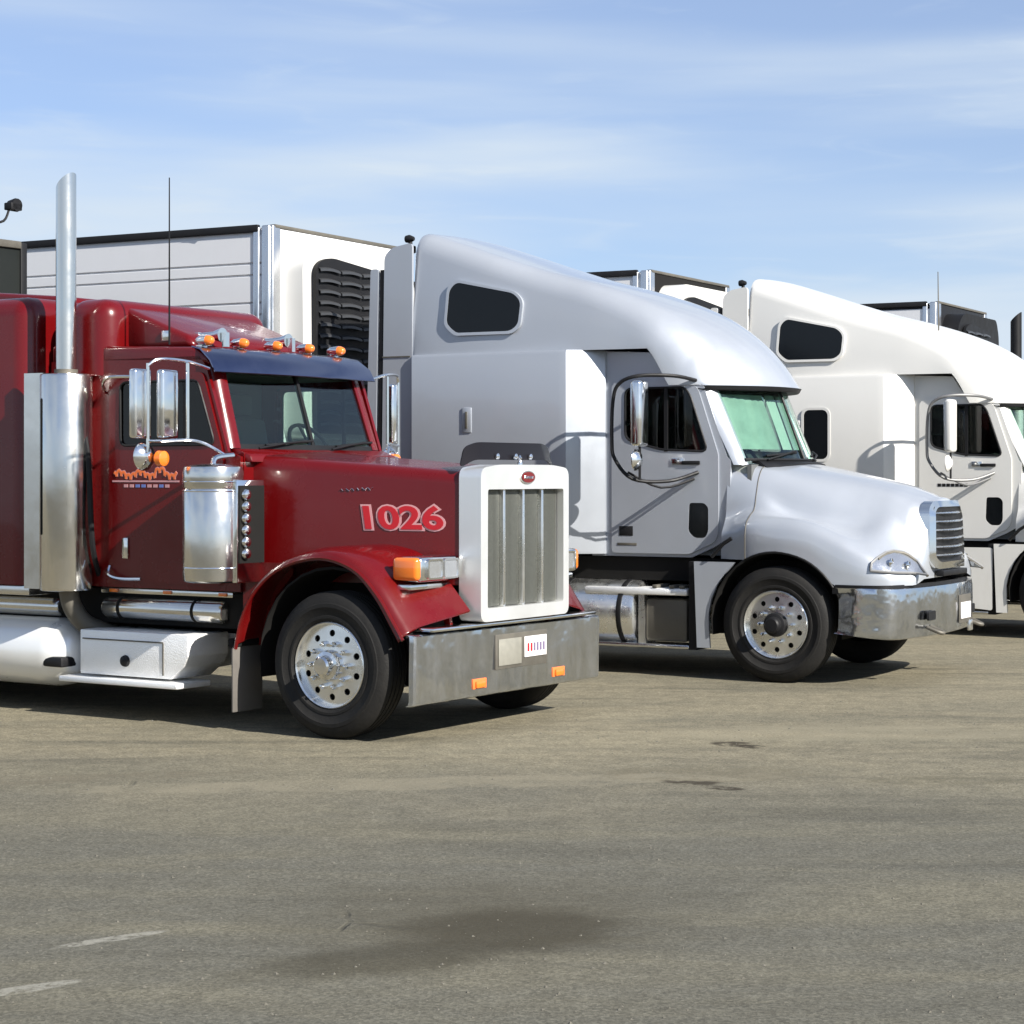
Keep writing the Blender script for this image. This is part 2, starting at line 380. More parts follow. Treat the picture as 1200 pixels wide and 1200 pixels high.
    # thin cracks
    vc = N('ShaderNodeTexVoronoi'); vc.feature = 'DISTANCE_TO_EDGE'; vc.inputs['Scale'].default_value = .55
    wv = N('ShaderNodeMix'); wv.data_type = 'VECTOR'; wv.inputs[0].default_value = .12
    nc = N('ShaderNodeTexNoise'); nc.inputs['Scale'].default_value = 2.2; nc.inputs['Detail'].default_value = 6; L(O, nc.inputs['Vector'])
    L(O, wv.inputs[4]); L(nc.outputs['Color'], wv.inputs[5]); L(wv.outputs[1], vc.inputs['Vector'])
    ck = mth('MULTIPLY', rng(vc.outputs['Distance'], .010, .003), rng(noise(.8, 4), .62, .70))
    base = mixc(mth('MULTIPLY', ck, .55), base, (.06, .055, .04))
    L(base, p.inputs['Base Color'])
    b = N('ShaderNodeBump'); b.inputs['Strength'].default_value = .55; b.inputs['Distance'].default_value = .012
    h = mth('ADD', mth('MULTIPLY', sepc.outputs[0], .35), mth('ADD', mth('MULTIPLY', fine, .6), mth('MULTIPLY', mid, .8)))
    h = mth('SUBTRACT', h, mth('MULTIPLY', ck, 1.2))
    L(h, b.inputs['Height']); L(b.outputs[0], p.inputs['Normal'])
    finish(bm, 'ground', m, None, smooth=0, kind='structure')
ground()

def stones():
    rnd = random.Random(11); bm = bmesh.new()
    for k in range(3600):
        y = 5.6+11*rnd.random()**1.5; x = rnd.uniform(-.30, .30)*y*1.1; r_ = rnd.choice((.0025, .003, .004, .004, .006, .009))*rnd.uniform(.7, 1.2)
        a = rnd.uniform(0, 6.28); vs = [bm.verts.new((x+r_*cos(a+i*pi/2)*rnd.uniform(.7, 1.3), y+r_*sin(a+i*pi/2)*rnd.uniform(.7, 1.3), .0005)) for i in range(4)]
        tp = bm.verts.new((x+rnd.uniform(-.3, .3)*r_, y+rnd.uniform(-.3, .3)*r_, r_*rnd.uniform(.5, .9)))
        for i in range(4): bm.faces.new((vs[i], vs[(i+1) % 4], tp))
    o = finish(bm, 'loose_stones', mat('loose grit', (.115, .107, .085), .9, var=.6, vscale=40), None, smooth=0, kind='stuff')
    o['label'] = 'scattered small loose stones lying on the worn asphalt'; o['category'] = 'stones'
stones()

# ---------------------------------------------------------------- wheels
def wheel(parent, x, y0, z=.515, s=1, r=.515, w=.28, hubm=M_alu, hub_black=False, simple=False, inner=False):
    """s=+1: outer face at y0 looking to -y; s=-1: mirrored"""
    Y = lambda v: y0+s*v
    bm = bmesh.new()
    prof = [(.295, .035), (.31, .012), (.325, .006), (.328, .002), (.345, .002), (.348, .006), (.40, -.004), (.405, -.008), (.43, -.006), (.435, -.001), (.44, .0), (.47, .012), (.497, .032), (.509, .05)]
    g = []
    for k in range(4):
        yy = .075+k*.043; g += [(.514, yy-.018), (.514, yy), (.500, yy+.003), (.500, yy+.010), (.514, yy+.013)]
    prof += g + [(.509, w-.05), (.497, w-.032), (.44, w), (.34, w-.004), (.30, w-.03)]
    k_ = r/.515
    prof = [(a*k_, b) for a, b in prof]
    rings = []
    n = 56
    for rr, h in prof:
        rings.append([bm.verts.new((x+rr*cos(2*pi*k/n), Y(h), z+rr*sin(2*pi*k/n))) for k in range(n)])
    for A, B in zip(rings, rings[1:]):
        for k in range(n): bm.faces.new((A[k], A[(k+1) % n], B[(k+1) % n], B[k]))
    for v in bm.verts:      # the tyre flattens where it stands
        if v.co.z < .012: v.co.z = .004+.2*max(0, v.co.z)
    wh = finish(bm, 'wheel', M_rubber, parent, smooth=40); wh.name = 'tyre'
    # rim: lip, well, disc with ten hand holes
    bm = bmesh.new()
    lp = [(.300, .030), (.303, .016), (.296, .010), (.286, .018), (.280, .04), (.274, .075)]
    for (ra, ha), (rb, hb) in zip(lp, lp[1:]):
        A = [bm.verts.new((x+ra*cos(2*pi*k/n), Y(ha), z+ra*sin(2*pi*k/n))) for k in range(n)]
        B = [bm.verts.new((x+rb*cos(2*pi*k/n), Y(hb), z+rb*sin(2*pi*k/n))) for k in range(n)]
        for k in range(n): bm.faces.new((A[k], A[(k+1) % n], B[(k+1) % n], B[k]))
    bmesh.ops.remove_doubles(bm, verts=bm.verts, dist=.0005)
    holes = [circ(.222*cos(2*pi*(k+.5)/10), .222*sin(2*pi*(k+.5)/10), .024, 12) for k in range(10)]
    def f(u, v, d):
        q = sqrt(u*u+v*v); return (x+u, Y(.050+.10*max(0, (q-.2))-.02*(1-min(1, q/.2))+d), z+v)
    ringmid = circ(0, 0, .105, 24)
    plate(bm, circ(0, 0, .278, 40), holes+[ringmid], f, .012)
    ri = finish(bm, 'rim', hubm, parent, smooth=35)
    bm = bmesh.new()
    lathe(bm, [(.268, s*.09), (.268, s*.12)], (x, y0, z), 'y', 32)
    finish(bm, 'brake_drum', M_dark, ri)
    bm = bmesh.new(); lathe(bm, [(.108, s*.07), (.108, s*.0), (.098, -s*.022), (.075, -s*.03), (.068, -s*.075), (.055, -s*.088), (.012, -s*.09)], (x, y0, z), 'y', 28)
    finish(bm, 'hub', M_black if hub_black else M_chrome, wh)
    if not simple:
        for k in range(10):
            a = 2*pi*k/10; bm = bmesh.new()
            lathe(bm, [(.019, s*.05), (.019, s*.0), (.011, -s*.02), (.006, -s*.022)], (x+.155*cos(a), y0, z+.155*sin(a)), 'y', 8)
            finish(bm, 'lug_nut', M_chrome, ri)
    return wh
def drive_wheels(t, xs, H=2.44):
    for x in xs:
        wheel(t, x, .02, simple=True, hubm=M_alu); wheel(t, x, .36, simple=True)
        wheel(t, x, H-.02, s=-1, simple=True); wheel(t, x, H-.36, s=-1, simple=True)
        bm = bmesh.new(); cyl(bm, (x, .2, .515), .09, H-.4, 'y', 20); finish(bm, 'axle', M_dark, t)

def well(t, x, z, r, y0, y1, m=M_dark):
    bm = bmesh.new(); g = []
    for k in range(17):
        a = pi*k/16*1.12-pi*.06
        g.append([(x+r*cos(a), y0, z+r*sin(a)), (x+r*cos(a), y1, z+r*sin(a))])
    solid(bm, g, (0, 0, .02)); pts = [(p[0][0], p[0][2]) for p in g]
    plate(bm, pts, [], sideplane(y1), .02)
    return finish(bm, 'wheel_well', m, t, smooth=30)
def seat(t, x, y):
    bm = bmesh.new(); box(bm, x-.45, x+.05, y-.25, y+.25, 1.55, 1.70, .05); s = finish(bm, 'seat', M_interior, t)
    bm = bmesh.new(); prism(bm, [(x-.42, 1.70), (x-.30, 1.70), (x-.42, 2.30), (x-.56, 2.30)], y-.24, y+.24, .04); finish(bm, 'backrest', M_interior, s)
    bm = bmesh.new(); box(bm, x-.57, x-.47, y-.14, y+.14, 2.32, 2.5, .035); finish(bm, 'headrest', M_interior, s)
def steering(t, x, y, z):
    bm = bmesh.new(); tilt = R(35)
    pts = [(x-.23*sin(tilt)*cos(2*pi*k/28), y+.23*sin(2*pi*k/28), z+.23*cos(tilt)*cos(2*pi*k/28)) for k in range(28)]
    tube(bm, pts, .017, 6, True); tube(bm, [(x, y, z), (x+.3, y, z-.22)], .03, 8)
    for a in (0, 120, 240): tube(bm, [(x, y, z), (x-.23*sin(tilt)*cos(R(a)), y+.23*sin(R(a)), z+.23*cos(tilt)*cos(R(a)))], .012, 6)
    finish(bm, 'steering_wheel', M_black, t)

# ================================================================ aero (long hood, raised roof) tractor
def aero_tractor(label, loc, paint, group, white=False):
    t = root('semi_tractor', label, 'truck', loc[:3], loc[3], group)
    C = 1.22
    def both(fn):            # near and far side
        fn(lambda y: y, 1); fn(lambda y: 2.44-y, -1)
    # ---- frame, axles, wheels
    for y in (.80, 1.56): bx('frame_rail', M_dark, t, -6.2, .95, y, y+.08, .62, .90, bev=.01)
    bm = bmesh.new(); box(bm, -3.6, .95, .35, 2.09, .86, 1.07); finish(bm, 'underbody', M_dark, t)
    bx('cross_member', M_dark, t, -.06, .06, .3, 2.14, .42, .52, bev=.02)
    wheel(t, 0, 0, hub_black=True); wheel(t, 0, 2.44, s=-1, hub_black=True)
    drive_wheels(t, (-5.0, -6.25))
    well(t, 0, .52, .62, .03, .62); well(t, 0, .52, .62, 2.41, 1.82)
    bx('engine_block', M_dark, t, -.5, .85, .64, 1.80, .55, 1.4, bev=.03)
    # ---- hood
    KX = [-.58, -.30, 0, .3, .6, .84, 1.02, 1.135]
    KS = [[(.16,1.20),(.17,1.30),(.22,1.38),(.27,1.47),(.29,1.65),(.33,1.84),(.50,1.94),(C,2.00)],
          [(.04,1.30),(.07,1.40),(.16,1.47),(.26,1.53),(.31,1.67),(.39,1.84),(.56,1.92),(C,1.975)],
          [(.0,1.27),(.035,1.385),(.12,1.46),(.25,1.47),(.35,1.50),(.42,1.73),(.62,1.86),(C,1.92)],
          [(.0,1.24),(.035,1.345),(.12,1.415),(.27,1.415),(.40,1.435),(.49,1.65),(.68,1.80),(C,1.86)],
          [(.02,1.09),(.05,1.22),(.14,1.29),(.31,1.315),(.47,1.385),(.57,1.58),(.74,1.74),(C,1.80)],
          [(.06,1.00),(.10,1.11),(.19,1.18),(.38,1.28),(.55,1.42),(.65,1.57),(.78,1.68),(C,1.74)],
          [(.16,.95),(.20,1.02),(.28,1.08),(.44,1.15),(.59,1.31),(.69,1.50),(.82,1.60),(C,1.675)],
          [(.36,.93),(.40,.98),(.46,1.04),(.57,1.12),(.68,1.28),(.76,1.44),(.86,1.56),(C,1.635)]]
    def cr1(a, b, c, d, s): return .5*((2*b)+(c-a)*s+(2*a-5*b+4*c-d)*s*s+(3*b-a-3*c+d)*s**3)
    def ksec(x):
        for i in range(len(KX)-1):
            if x <= KX[i+1] or i == len(KX)-2: break
        s = (x-KX[i])/(KX[i+1]-KX[i]); g = lambda k: KS[min(max(k, 0), len(KS)-1)]
        return [tuple(cr1(g(i-1)[j][q], g(i)[j][q], g(i+1)[j][q], g(i+2)[j][q], s) for q in (0, 1)) for j in range(8)]
    def zlow(x):
        if abs(x) < .635: a = .52+sqrt(.635**2-x*x)
        else: a = 0
        return max(a, 1.08 if x < 0 else .875)
    def hsec(x):
        k = ksec(x); h = [(k[0][0], zlow(x))]
        full = k; sm = []
        for i in range(len(full)-1):
            p0, p1, p2, p3 = full[max(i-1, 0)], full[i], full[i+1], full[min(i+2, 7)]
            if i == 6: p3 = (2*C-full[6][0], full[6][1])
            for q in range(4): sm.append((cr1(p0[0], p1[0], p2[0], p3[0], q/4), cr1(p0[1], p1[1], p2[1], p3[1], q/4)))
        sm.append(full[7])
        zl = zlow(x); mid = (sm[0][0], (zl+sm[0][1])/2)
        return [(x, sm[0][0], zl), (x, mid[0]-.0, mid[1])]+[(x, y, z) for y, z in sm]
    xs = [-.58+i*(1.715)/44 for i in range(45)]
    rings = []
    for x in xs:
        h = hsec(x); rings.append(h+[(a, 2*C-b, c) for a, b, c in h[-2::-1]])
    bm = bmesh.new(); loft(bm, rings, caps=(True, False))
    # nose: close toward the grille in plan
    last = rings[-1]; nose = []
    for q, dx in ((.975, .022), (.90, .032), (.75, .036)):
        nose.append([(last[0][0]+dx, C+(b-C)*q, 1.25+(c-1.25)*(.5+.5*q)) for a, b, c in last])
    loft(bm, [last]+nose, caps=(False, True))
    bmesh.ops.remove_doubles(bm, verts=bm.verts, dist=.0008)
    hood = finish(bm, 'hood', paint, t, smooth=50)
    for s_ in (0, 1):
        sec = hsec(-.30); hl = [(x, (y-.002 if k < 12 else y), z+.002) for k, (x, y, z) in enumerate(sec)]
        if s_: hl = [(x, 2*C-y, z) for x, y, z in hl]
        bm = bmesh.new(); tube(bm, hl, .0045, 5); finish(bm, 'hood_seam', M_iron, hood)
    # hood strap line and fender lip
    def lip(Yf, s):
        bm = bmesh.new(); tube(bm, [(.632*cos(a), Yf(max(.006, ksec(.632*cos(a))[0][0])-.004), .52+.632*sin(a)) for a in [R(32+i*6.5) for i in range(18)]], .012, 6)
        finish(bm, 'fender_lip', M_black, hood)
        # quarter panel behind the wheel
        pts = [(-.80, 1.055), (-.40, 1.055)]+[(-.66*cos(R(a)), .52+.66*sin(R(a))) for a in (50, 40, 30, 18, 6, -8)]+[(-.645, .28), (-.77, .28)]
        bm = bmesh.new(); plate(bm, pts, [], sideplane(Yf(.05), s), .03); finish(bm, 'quarter_fender', paint, t)
        bm = bmesh.new(); tube(bm, [(-.62, Yf(.035), 1.10), (-.50, Yf(.02), 1.22), (-.42, Yf(.02), 1.27)], .018, 6); finish(bm, 'hood_latch', M_black, hood)
    both(lip)
    # headlights: teardrop lens lying on the hood corner
    def headlight(Yf, s):
        g = []
        for i in range(13):
            x = .85+i*(.40)/12; u = i/12; row = []
            xx = min(x, 1.135); sec = hsec(xx)
            lo = 1.03-.0*u; 
            hi = 1.215-.04*u if u < .45 else 1.197-.30*(u-.45)
            for j in range(6):
                z = lo-.02+(hi-lo)*(j/5)*(.35+.65*min(1, u*5))-.04*u
                # find y on the section at that height
                best = min(range(len(sec)-1), key=lambda k: 0 if (sec[k][2]-z)*(sec[k+1][2]-z) <= 0 else 1+abs(sec[k][2]-z))
                a, b = sec[best], sec[best+1]; d = b[2]-a[2]; q = 0 if abs(d) < 1e-6 else min(1, max(0, (z-a[2])/d))
                y = a[1]+(b[1]-a[1])*q
                row.append((x+.012, Yf(y-.014), z))
            g.append(row)
        bm = bmesh.new(); solid(bm, g, (-.01, s*.03, 0)); hl = finish(bm, 'headlight', M_lens, t, smooth=60)
        edge = [g[i][0] for i in range(13)]+g[-1][1:]+[g[i][5] for i in range(11, -1, -1)]+[g[0][k] for k in (4, 3, 2, 1)]
        bm = bmesh.new(); tube(bm, edge, .012, 6, True); finish(bm, 'bezel', mat('grey trim', (.2, .2, .2), .4), hl)
        for q, rr in ((4, .040), (7, .046)):
            c_ = g[q][2]; bm = bmesh.new(); lathe(bm, [(rr, 0), (rr*.96, .012), (rr*.7, .006), (rr*.3, .012), (.004, .022)], (c_[0], c_[1], c_[2]+.012), 'x', 18); finish(bm, 'lamp_bowl', M_chrome, hl)
        bm = bmesh.new(); tube(bm, [(a+.004, b-s*.004, c-.012) for a, b, c in [g[i][5] for i in range(1, 13)]], .014, 6); finish(bm, 'brow', M_iron, hl)
    both(headlight)
    # grille: oval chrome surround with horizontal bars
    gx = 1.225
    outer = rpoly([(.70, 1.08), (.80, 1.00), (1.64, 1.00), (1.74, 1.08), (1.70, 1.53), (1.60, 1.605), (.84, 1.605), (.74, 1.53)], .09, 5)
    inner = rpoly([(.79, 1.11), (.86, 1.06), (1.58, 1.06), (1.65, 1.11), (1.62, 1.50), (1.55, 1.55), (.89, 1.55), (.82, 1.50)], .06, 5)
    def gm(u, v, d): return (gx+.06-.10*((u-C)/.5)**2-d-.06*max(0, (v-1.3)/.3)**2, u, v)
    bm = bmesh.new(); plate(bm, outer, [inner], gm, .09); gs = finish(bm, 'grille_surround', M_chrome, t, smooth=40)
    bm = bmesh.new(); plate(bm, rpoly([(.78, 1.06), (1.66, 1.06), (1.63, 1.56), (.81, 1.56)], .06), [], lambda u, v, d: (gx-.040-d, u, v), .02); finish(bm, 'grille_back', M_black, gs)
    for i in range(6):
        z = 1.11+i*.075; bm = bmesh.new(); g = []
        for k in range(9):
            y = .81+k*(.82/8); X = gm(y, z, 0)[0]-.03; g.append([(X, y, z), (X+.012, y, z+.008), (X+.004, y, z+.018)])
        solid(bm, g, (-.02, 0, .002)); finish(bm, 'grille_bar', M_alu, gs, smooth=60)
    bm = bmesh.new(); prism(bm, [(1.19, .935), (1.262, .935), (1.262, .985), (1.19, .985)], .86, 1.58, .008); finish(bm, 'lower_air_slot', M_black, t)
    # ---- bumper
    half = [(.60, .0), (.80, -.015), (.98, .02), (1.07, .10), (1.14, .30), (1.19, .6), (1.215, .9), (1.225, C)]
    pl = [p for p in curve([(a, b, 0) for a, b in half], 4)]; pl = pl+[Vector((p.x, 2*C-p.y, 0)) for p in pl[-2::-1]]
    g = []
    for p in pl:
        near = max(0, min(1, (p.x-.6)/.5)); zb = .46-.05*near
        g.append([(p.x-.03, p.y, .855), (p.x-.005, p.y, .85), (p.x+.004, p.y, .80), (p.x+.006, p.y, .66), (p.x, p.y, zb+.05), (p.x-.015, p.y, zb+.01), (p.x-.04, p.y, zb)])
    bm = bmesh.new(); solid(bm, g, (-.012, 0, 0)); bp = finish(bm, 'bumper', M_bump, t, smooth=40)
    g2 = [[(p.x-.045, C+(p.y-C)*.985, .80), (p.x-.045, C+(p.y-C)*.985, .882)] for p in pl]
    bm = bmesh.new(); solid(bm, g2, (-.03, 0, 0)); finish(bm, 'bumper_filler', M_black, t)
    for y in (.62, 1.82):
        bm = bmesh.new(); tube(bm, curve([(1.20, y-.05, .50), (1.30, y-.04, .46), (1.33, y, .45), (1.30, y+.04, .46), (1.20, y+.05, .50)], 4), .018, 8); finish(bm, 'tow_hook', M_iron, bp)
        bm = bmesh.new(); plate(bm, rloop(y-.1, y+.1, .56, .64, .02), [], lambda u, v, d: (1.232-.0-d, u, v), .02); finish(bm, 'fog_light', M_black, bp)
    bx('licence_plate', M_plate, bp, 1.235, 1.245, 1.45, 1.75, .52, .67, bev=.002)
    bx('plate_bracket', M_iron, bp, 1.227, 1.234, 1.42, 1.78, .48, .74, bev=.002)
    bx('tow_pin_cover', M_alu, bp, 1.232, 1.262, 1.66, 1.76, .40, .50, bev=.01)
    # ---- cab shell
    def cabside(Yf, s):
        out = [(-1.95, 1.08), (-.93, 1.08), (-.72, 1.17), (-.60, 1.24), (-.56, 1.4), (-.545, 1.97), (-.58, 2.0), (-.82, 2.66), (-1.24, 2.80), (-1.35, 2.97), (-1.95, 3.0)]
        hole = rpoly([(-1.62, 2.15), (-1.25, 2.05), (-.74, 2.03), (-.93, 2.58), (-.99, 2.66), (-1.62, 2.66)], .07)
        bm = bmesh.new(); plate(bm, out, [hole], sideplane(Yf(.30), s), .03); cs = finish(bm, 'cab_side', paint, t, smooth=30)
        hole2 = rpoly([(-1.60, 2.17), (-1.24, 2.07), (-.765, 2.05), (-.94, 2.57), (-1.0, 2.64), (-1.60, 2.64)], .07)
        look = rpoly([(-.96, 1.32), (-.90, 1.26), (-.79, 1.26), (-.76, 1.32), (-.76, 1.54), (-.80, 1.58), (-.95, 1.58)], .03)
        dout = rpoly([(-1.74, 1.11), (-.95, 1.11), (-.70, 1.22), (-.66, 1.30), (-.66, 2.02), (-.86, 2.62), (-.95, 2.71), (-1.70, 2.71), (-1.74, 2.66)], .04)
        bm = bmesh.new(); plate(bm, dout, [hole2, look], sideplane(Yf(.282), s), .017); d = finish(bm, 'door', paint, t, smooth=30)
        bm = bmesh.new(); plate(bm, hole2, [], sideplane(Yf(.292), s), .005); finish(bm, 'door_window', M_sglass if s == 1 else M_clearg, d)
        bm = bmesh.new(); plate(bm, look, [], sideplane(Yf(.288), s), .005); finish(bm, 'lookdown_window', M_win, d)
        bm = bmesh.new(); tube(bm, [(x, Yf(.282), z) for x, z in hole2], .011, 6, True); finish(bm, 'window_seal', M_black, d)
        bx('division_bar', M_black, d, -1.20, -1.165, *sorted((Yf(.276), Yf(.296))), 2.05, 2.64)
        bx('handle_recess', M_chromed, d, -1.12, -1.0, *sorted((Yf(.27), Yf(.284))), 1.93, 1.99, bev=.005)
        bx('door_handle', M_black, d, -1.02, -.84, *sorted((Yf(.262), Yf(.284))), 1.93, 1.965, bev=.006)
        bx('badge', M_black, d, -1.66, -1.52, *sorted((Yf(.278), Yf(.284))), 1.27, 1.36, bev=.002)
        bx('badge', M_iron, d, -1.68, -1.48, *sorted((Yf(.278), Yf(.284))), 1.18, 1.205, bev=.002)
        if white:
            for k in range(7): bx('lettering', M_black, d, -1.52+k*.052, -1.52+k*.052+.04, *sorted((Yf(.279), Yf(.2835))), 1.70, 1.735)
    both(cabside)
    bx('cab_rear_wall', M_interior, t, -1.95, -1.92, .34, 2.10, 1.1, 2.95)
    bx('sleeper_curtain', M_curtain, t, -1.91, -1.88, .5, 1.94, 1.3, 2.6)
    bx('cab_floor', M_interior, t, -1.9, -.3, .34, 2.10, 1.10, 1.2)
    bx('firewall', M_interior, t, -.40, -.36, .34, 2.10, 1.1, 1.93)
    bx('cab_roof', paint, t, -1.94, -1.30, .34, 2.10, 2.78, 2.96)
    bx('headliner', M_interior, t, -1.90, -.86, .50, 1.94, 2.70, 2.76)
    # dashboard, wheel, seats
    bm = bmesh.new(); prism(bm, [(-.40, 1.5), (-.40, 1.92), (-.55, 1.95), (-.80, 1.90), (-.85, 1.5)], .36, 2.08, .03); finish(bm, 'dashboard', M_dash, t)
    seat(t, -1.2, .75); seat(t, -1.2, 1.70); steering(t, -.95, 1.70, 1.98)
    # windshield in two panes with centre bar, A pillars, cowl
    def wsp(u, v, o=0):
        B = Vector((-.20-.24*u*u, C+u*.86, 1.975-.0*u)); T = Vector((-.46-.30*u*u, C+u*.80, 2.66)); p = B.lerp(T, v); p.x += o; return p
    for a, b in ((-1, -.012), (.012, 1)):
        g = [[wsp(a+(b-a)*i/10, j/4) for j in range(5)] for i in range(11)]
        bm = bmesh.new(); solid(bm, g, (-.006, 0, 0)); finish(bm, 'windshield_pane', M_glass, t, smooth=60)
    bm = bmesh.new(); tube(bm, [wsp(0, 0, .01), wsp(0, 1, .01)], .014, 6); finish(bm, 'centre_bar', M_black, t)
    if not white:
        for a, b in ((-.90, -.30), (-.24, -.03), (.04, .90)):
            g = [[wsp(a+(b-a)*i/12, .14+.74*j/3, -.07+.012*(i % 2)) for j in range(4)] for i in range(13)]
            bm = bmesh.new(); solid(bm, g, (-.004, 0, 0)); finish(bm, 'sunshade', M_shade, t)
    bm = bmesh.new(); tube(bm, [wsp(-1+k/8, 0, .01) for k in range(17)], .016, 6); finish(bm, 'windshield_seal', M_black, t)
    for s in (-1, 1):
        g = []
        for j in range(6):
            v = -.07+j/5*1.09; p = wsp(s, v); q = Vector((p.x-.10-.02*v, C+s*(.92-.0*v), p.z))
            g.append([p+Vector((.012, -s*.03, 0)), (p+q)/2+Vector((.035, s*.012, 0)), q])
        bm = bmesh.new(); solid(bm, g, (-.02, -s*.02, 0)); finish(bm, 'a_pillar', paint, t, smooth=60)
    bm = bmesh.new(); g = []
    for i in range(13):
        u = (-1+i/6)*.84; b = wsp(u, 0); g.append([b+Vector((-.05, 0, .0)), b+Vector((.02, 0, -.012)), Vector((max(b.x+.12, -.35), b.y, 1.945-.10*abs(u)**3))])
    solid(bm, g, (0, 0, -.03)); finish(bm, 'cowl', M_black, t, smooth=60)
    for a, b, v in ((-.75, -.2, .12), (.25, .85, .12)):
        bm = bmesh.new(); tube(bm, [wsp(a, .0, .04), wsp((a+b)/2, .07, .05), wsp(b, v, .03)], .010, 6)
        tube(bm, [wsp((a+b)/2-.25, .05, .02), wsp((a+b)/2+.3, .1, .02)], .012, 6); finish(bm, 'wiper', M_black, t)
    # ---- sleeper lower box with the wide fairing that steps out behind the cab
    sb = [(-3.78, .03), (-2.16, .0), (-2.08, .008), (-1.90, .16), (-1.80, .27), (-1.80, .34)]
    rings = []
    for z in (1.10, 1.13, 2.97, 3.0):
        i_ = .012 if z in (1.10, 3.0) else 0
        r1 = [(x, y+i_, z) for x, y in sb]; rings.append(r1+[(x, 2*C-y, z) for x, y, z in r1[::-1]])
    bm = bmesh.new(); loft(bm, rings, close=True); sl = finish(bm, 'sleeper_box', paint, t, smooth=28)
    # seams of the luggage door and the drip rail over it
    for a, b, c_, d_ in ((-3.55, -2.35, 1.16, 1.165), (-3.55, -3.545, 1.16, 1.86), (-2.355, -2.35, 1.16, 1.86), (-3.55, -2.35, 1.855, 1.86)):
        q = .03*(a+2.16)/-1.62
        bx('door_seam', M_iron, sl, a, b, q-.003 if b-a < .1 else .008, .03, c_, d_)
    # sleeper luggage-door latch
    bx('latch_plate', paint, sl, -3.20, -3.10, .008, .024, 2.24, 2.48, bev=.005)
    bx('latch_handle', M_iron, sl, -3.165, -3.14, .0, .008, 2.28, 2.44, bev=.002)
    # ---- raised roof
    RX = [(-3.80, 4.14, 1.135), (-3.76, 4.21, 1.15), (-3.40, 4.10, 1.16), (-2.9, 3.93, 1.155), (-2.4, 3.77, 1.13), (-1.9, 3.635, 1.10), (-1.5, 3.51, 1.07), (-1.15, 3.37, 1.05), (-.90, 3.23, 1.02), (-.66, 3.05, .99), (-.46, 2.85, .95), (-.34, 2.69, .92)]
    RXs = curve(RX, 4); rings = []
    def roofring(x, tz, w):
        f = max(0, min(1, (x+2.0)/1.65)); bulge = .50*f**1.6        # plan curvature growing to the front
        zb = 3.0 if x < -1.15 else 3.0-.34*min(1, ((x+1.15)/.30))**1.2
        zb = min(zb, tz-.04); r = min(.22+.10*f, (tz-zb)*.8); out = []
        pts = [(-w, zb), (-w*1.004, zb+(tz-r-zb)*.5)]
        for k in range(9):
            a = pi-(pi/2)*k/8; pts.append((-w+r+r*cos(a), tz-r+r*sin(a)-.04*0))
        for k in range(1, 7): pts.append(((-w+r)*(1-k/6), tz+.03*(1-(1-k/6)**2)*(1-.5*f)))
        full = pts+[(-a, b) for a, b in pts[-2::-1]]
        lean = .07*(1-.6*f)
        for y, z in full:
            yy = y*(1-lean*max(0, (z-3.0))/1.2); u = y/w
            out.append((x-bulge*abs(u)**2.4, C+yy, z))
        return out
    for p in RXs: rings.append(roofring(p.x, p.y, p.z))
    fr = rings[-1]; rings.append([(a+.035, b, min(c, 2.655)) for a, b, c in fr])
    bm = bmesh.new(); loft(bm, rings, caps=(True, False)); 
    # underside closing
    A = rings[-1]; bm2 = bmesh.new(); loft(bm2, [A, [(a-.10, C+(b-C)*.85, 2.662) for a, b, c in A]], caps=(False, True)); add(bm, bm2)
    bmesh.ops.remove_doubles(bm, verts=bm.verts, dist=.001)
    rf = finish(bm, 'raised_roof', paint, t, smooth=45)
    # visor blade, dark
    vg = []
    for i in range(21):
        u = -1+i/10; x = -.30-.48*abs(u)**2.3; y = C+u*.93; vg.append([(x, y, 2.655), (x-.02, y, 2.62), (x-.26, C+(y-C)*.97, 2.66)])
    bm = bmesh.new(); solid(bm, vg, (-.01, 0, -.008)); finish(bm, 'sun_visor', M_black, t, smooth=50)
    # marker lamps along the front of the roof
    for u in (-.36, -.18, 0, .18, .36):
        bm = bmesh.new(); x = -.585-.40*abs(u)**2.3; z = 2.965; prism(bm, [(x-.06, z-.01), (x+.05, z-.075), (x+.05, z-.045), (x-.02, z+.015)], C+u*.93-.04, C+u*.93+.04, .006)
        finish(bm, 'marker_lamp', mat('frosted marker lens', (.55, .50, .45), .3), t)
    # roof side window
    def swin(Yf, s):
        
        o = rpoly([(-3.34, 3.24), (-3.40, 3.30), (-3.38, 3.62), (-3.30, 3.69), (-2.68, 3.56), (-2.60, 3.48), (-2.62, 3.26), (-2.70, 3.20), (-3.28, 3.20)], .06)
        cx, cz = -3.0, 3.43
        fr = [(cx+(a-cx)*1.07, cz+(b-cz)*1.12) for a, b in o]
        def yv(x, z):
            ww = next((a.z+(b.z-a.z)*(x-a.x)/(b.x-a.x) for a, b in zip(RXs, RXs[1:]) if a.x <= x <= b.x), 1.15)
            tz = next((a.y+(b.y-a.y)*(x-a.x)/(b.x-a.x) for a, b in zip(RXs, RXs[1:]) if a.x <= x <= b.x), 4)
            q = max(0, (z-(tz-.22))/.22); inn = .22*(1-sqrt(max(0, 1-q*q)))
            return C-(ww-inn)*(1-.07*(z-3)/1.2)
        f = lambda u, v, d: (u, Yf(yv(u, v)-.032+d), v)
        bm = bmesh.new(); plate(bm, fr, [o], f, .05); w = finish(bm, 'window_frame', paint, rf)
        f2 = lambda u, v, d: (u, Yf(yv(u, v)-.028+d), v)
        bm = bmesh.new(); plate(bm, o, [], f2, .04); finish(bm, 'roof_window', M_win, rf)
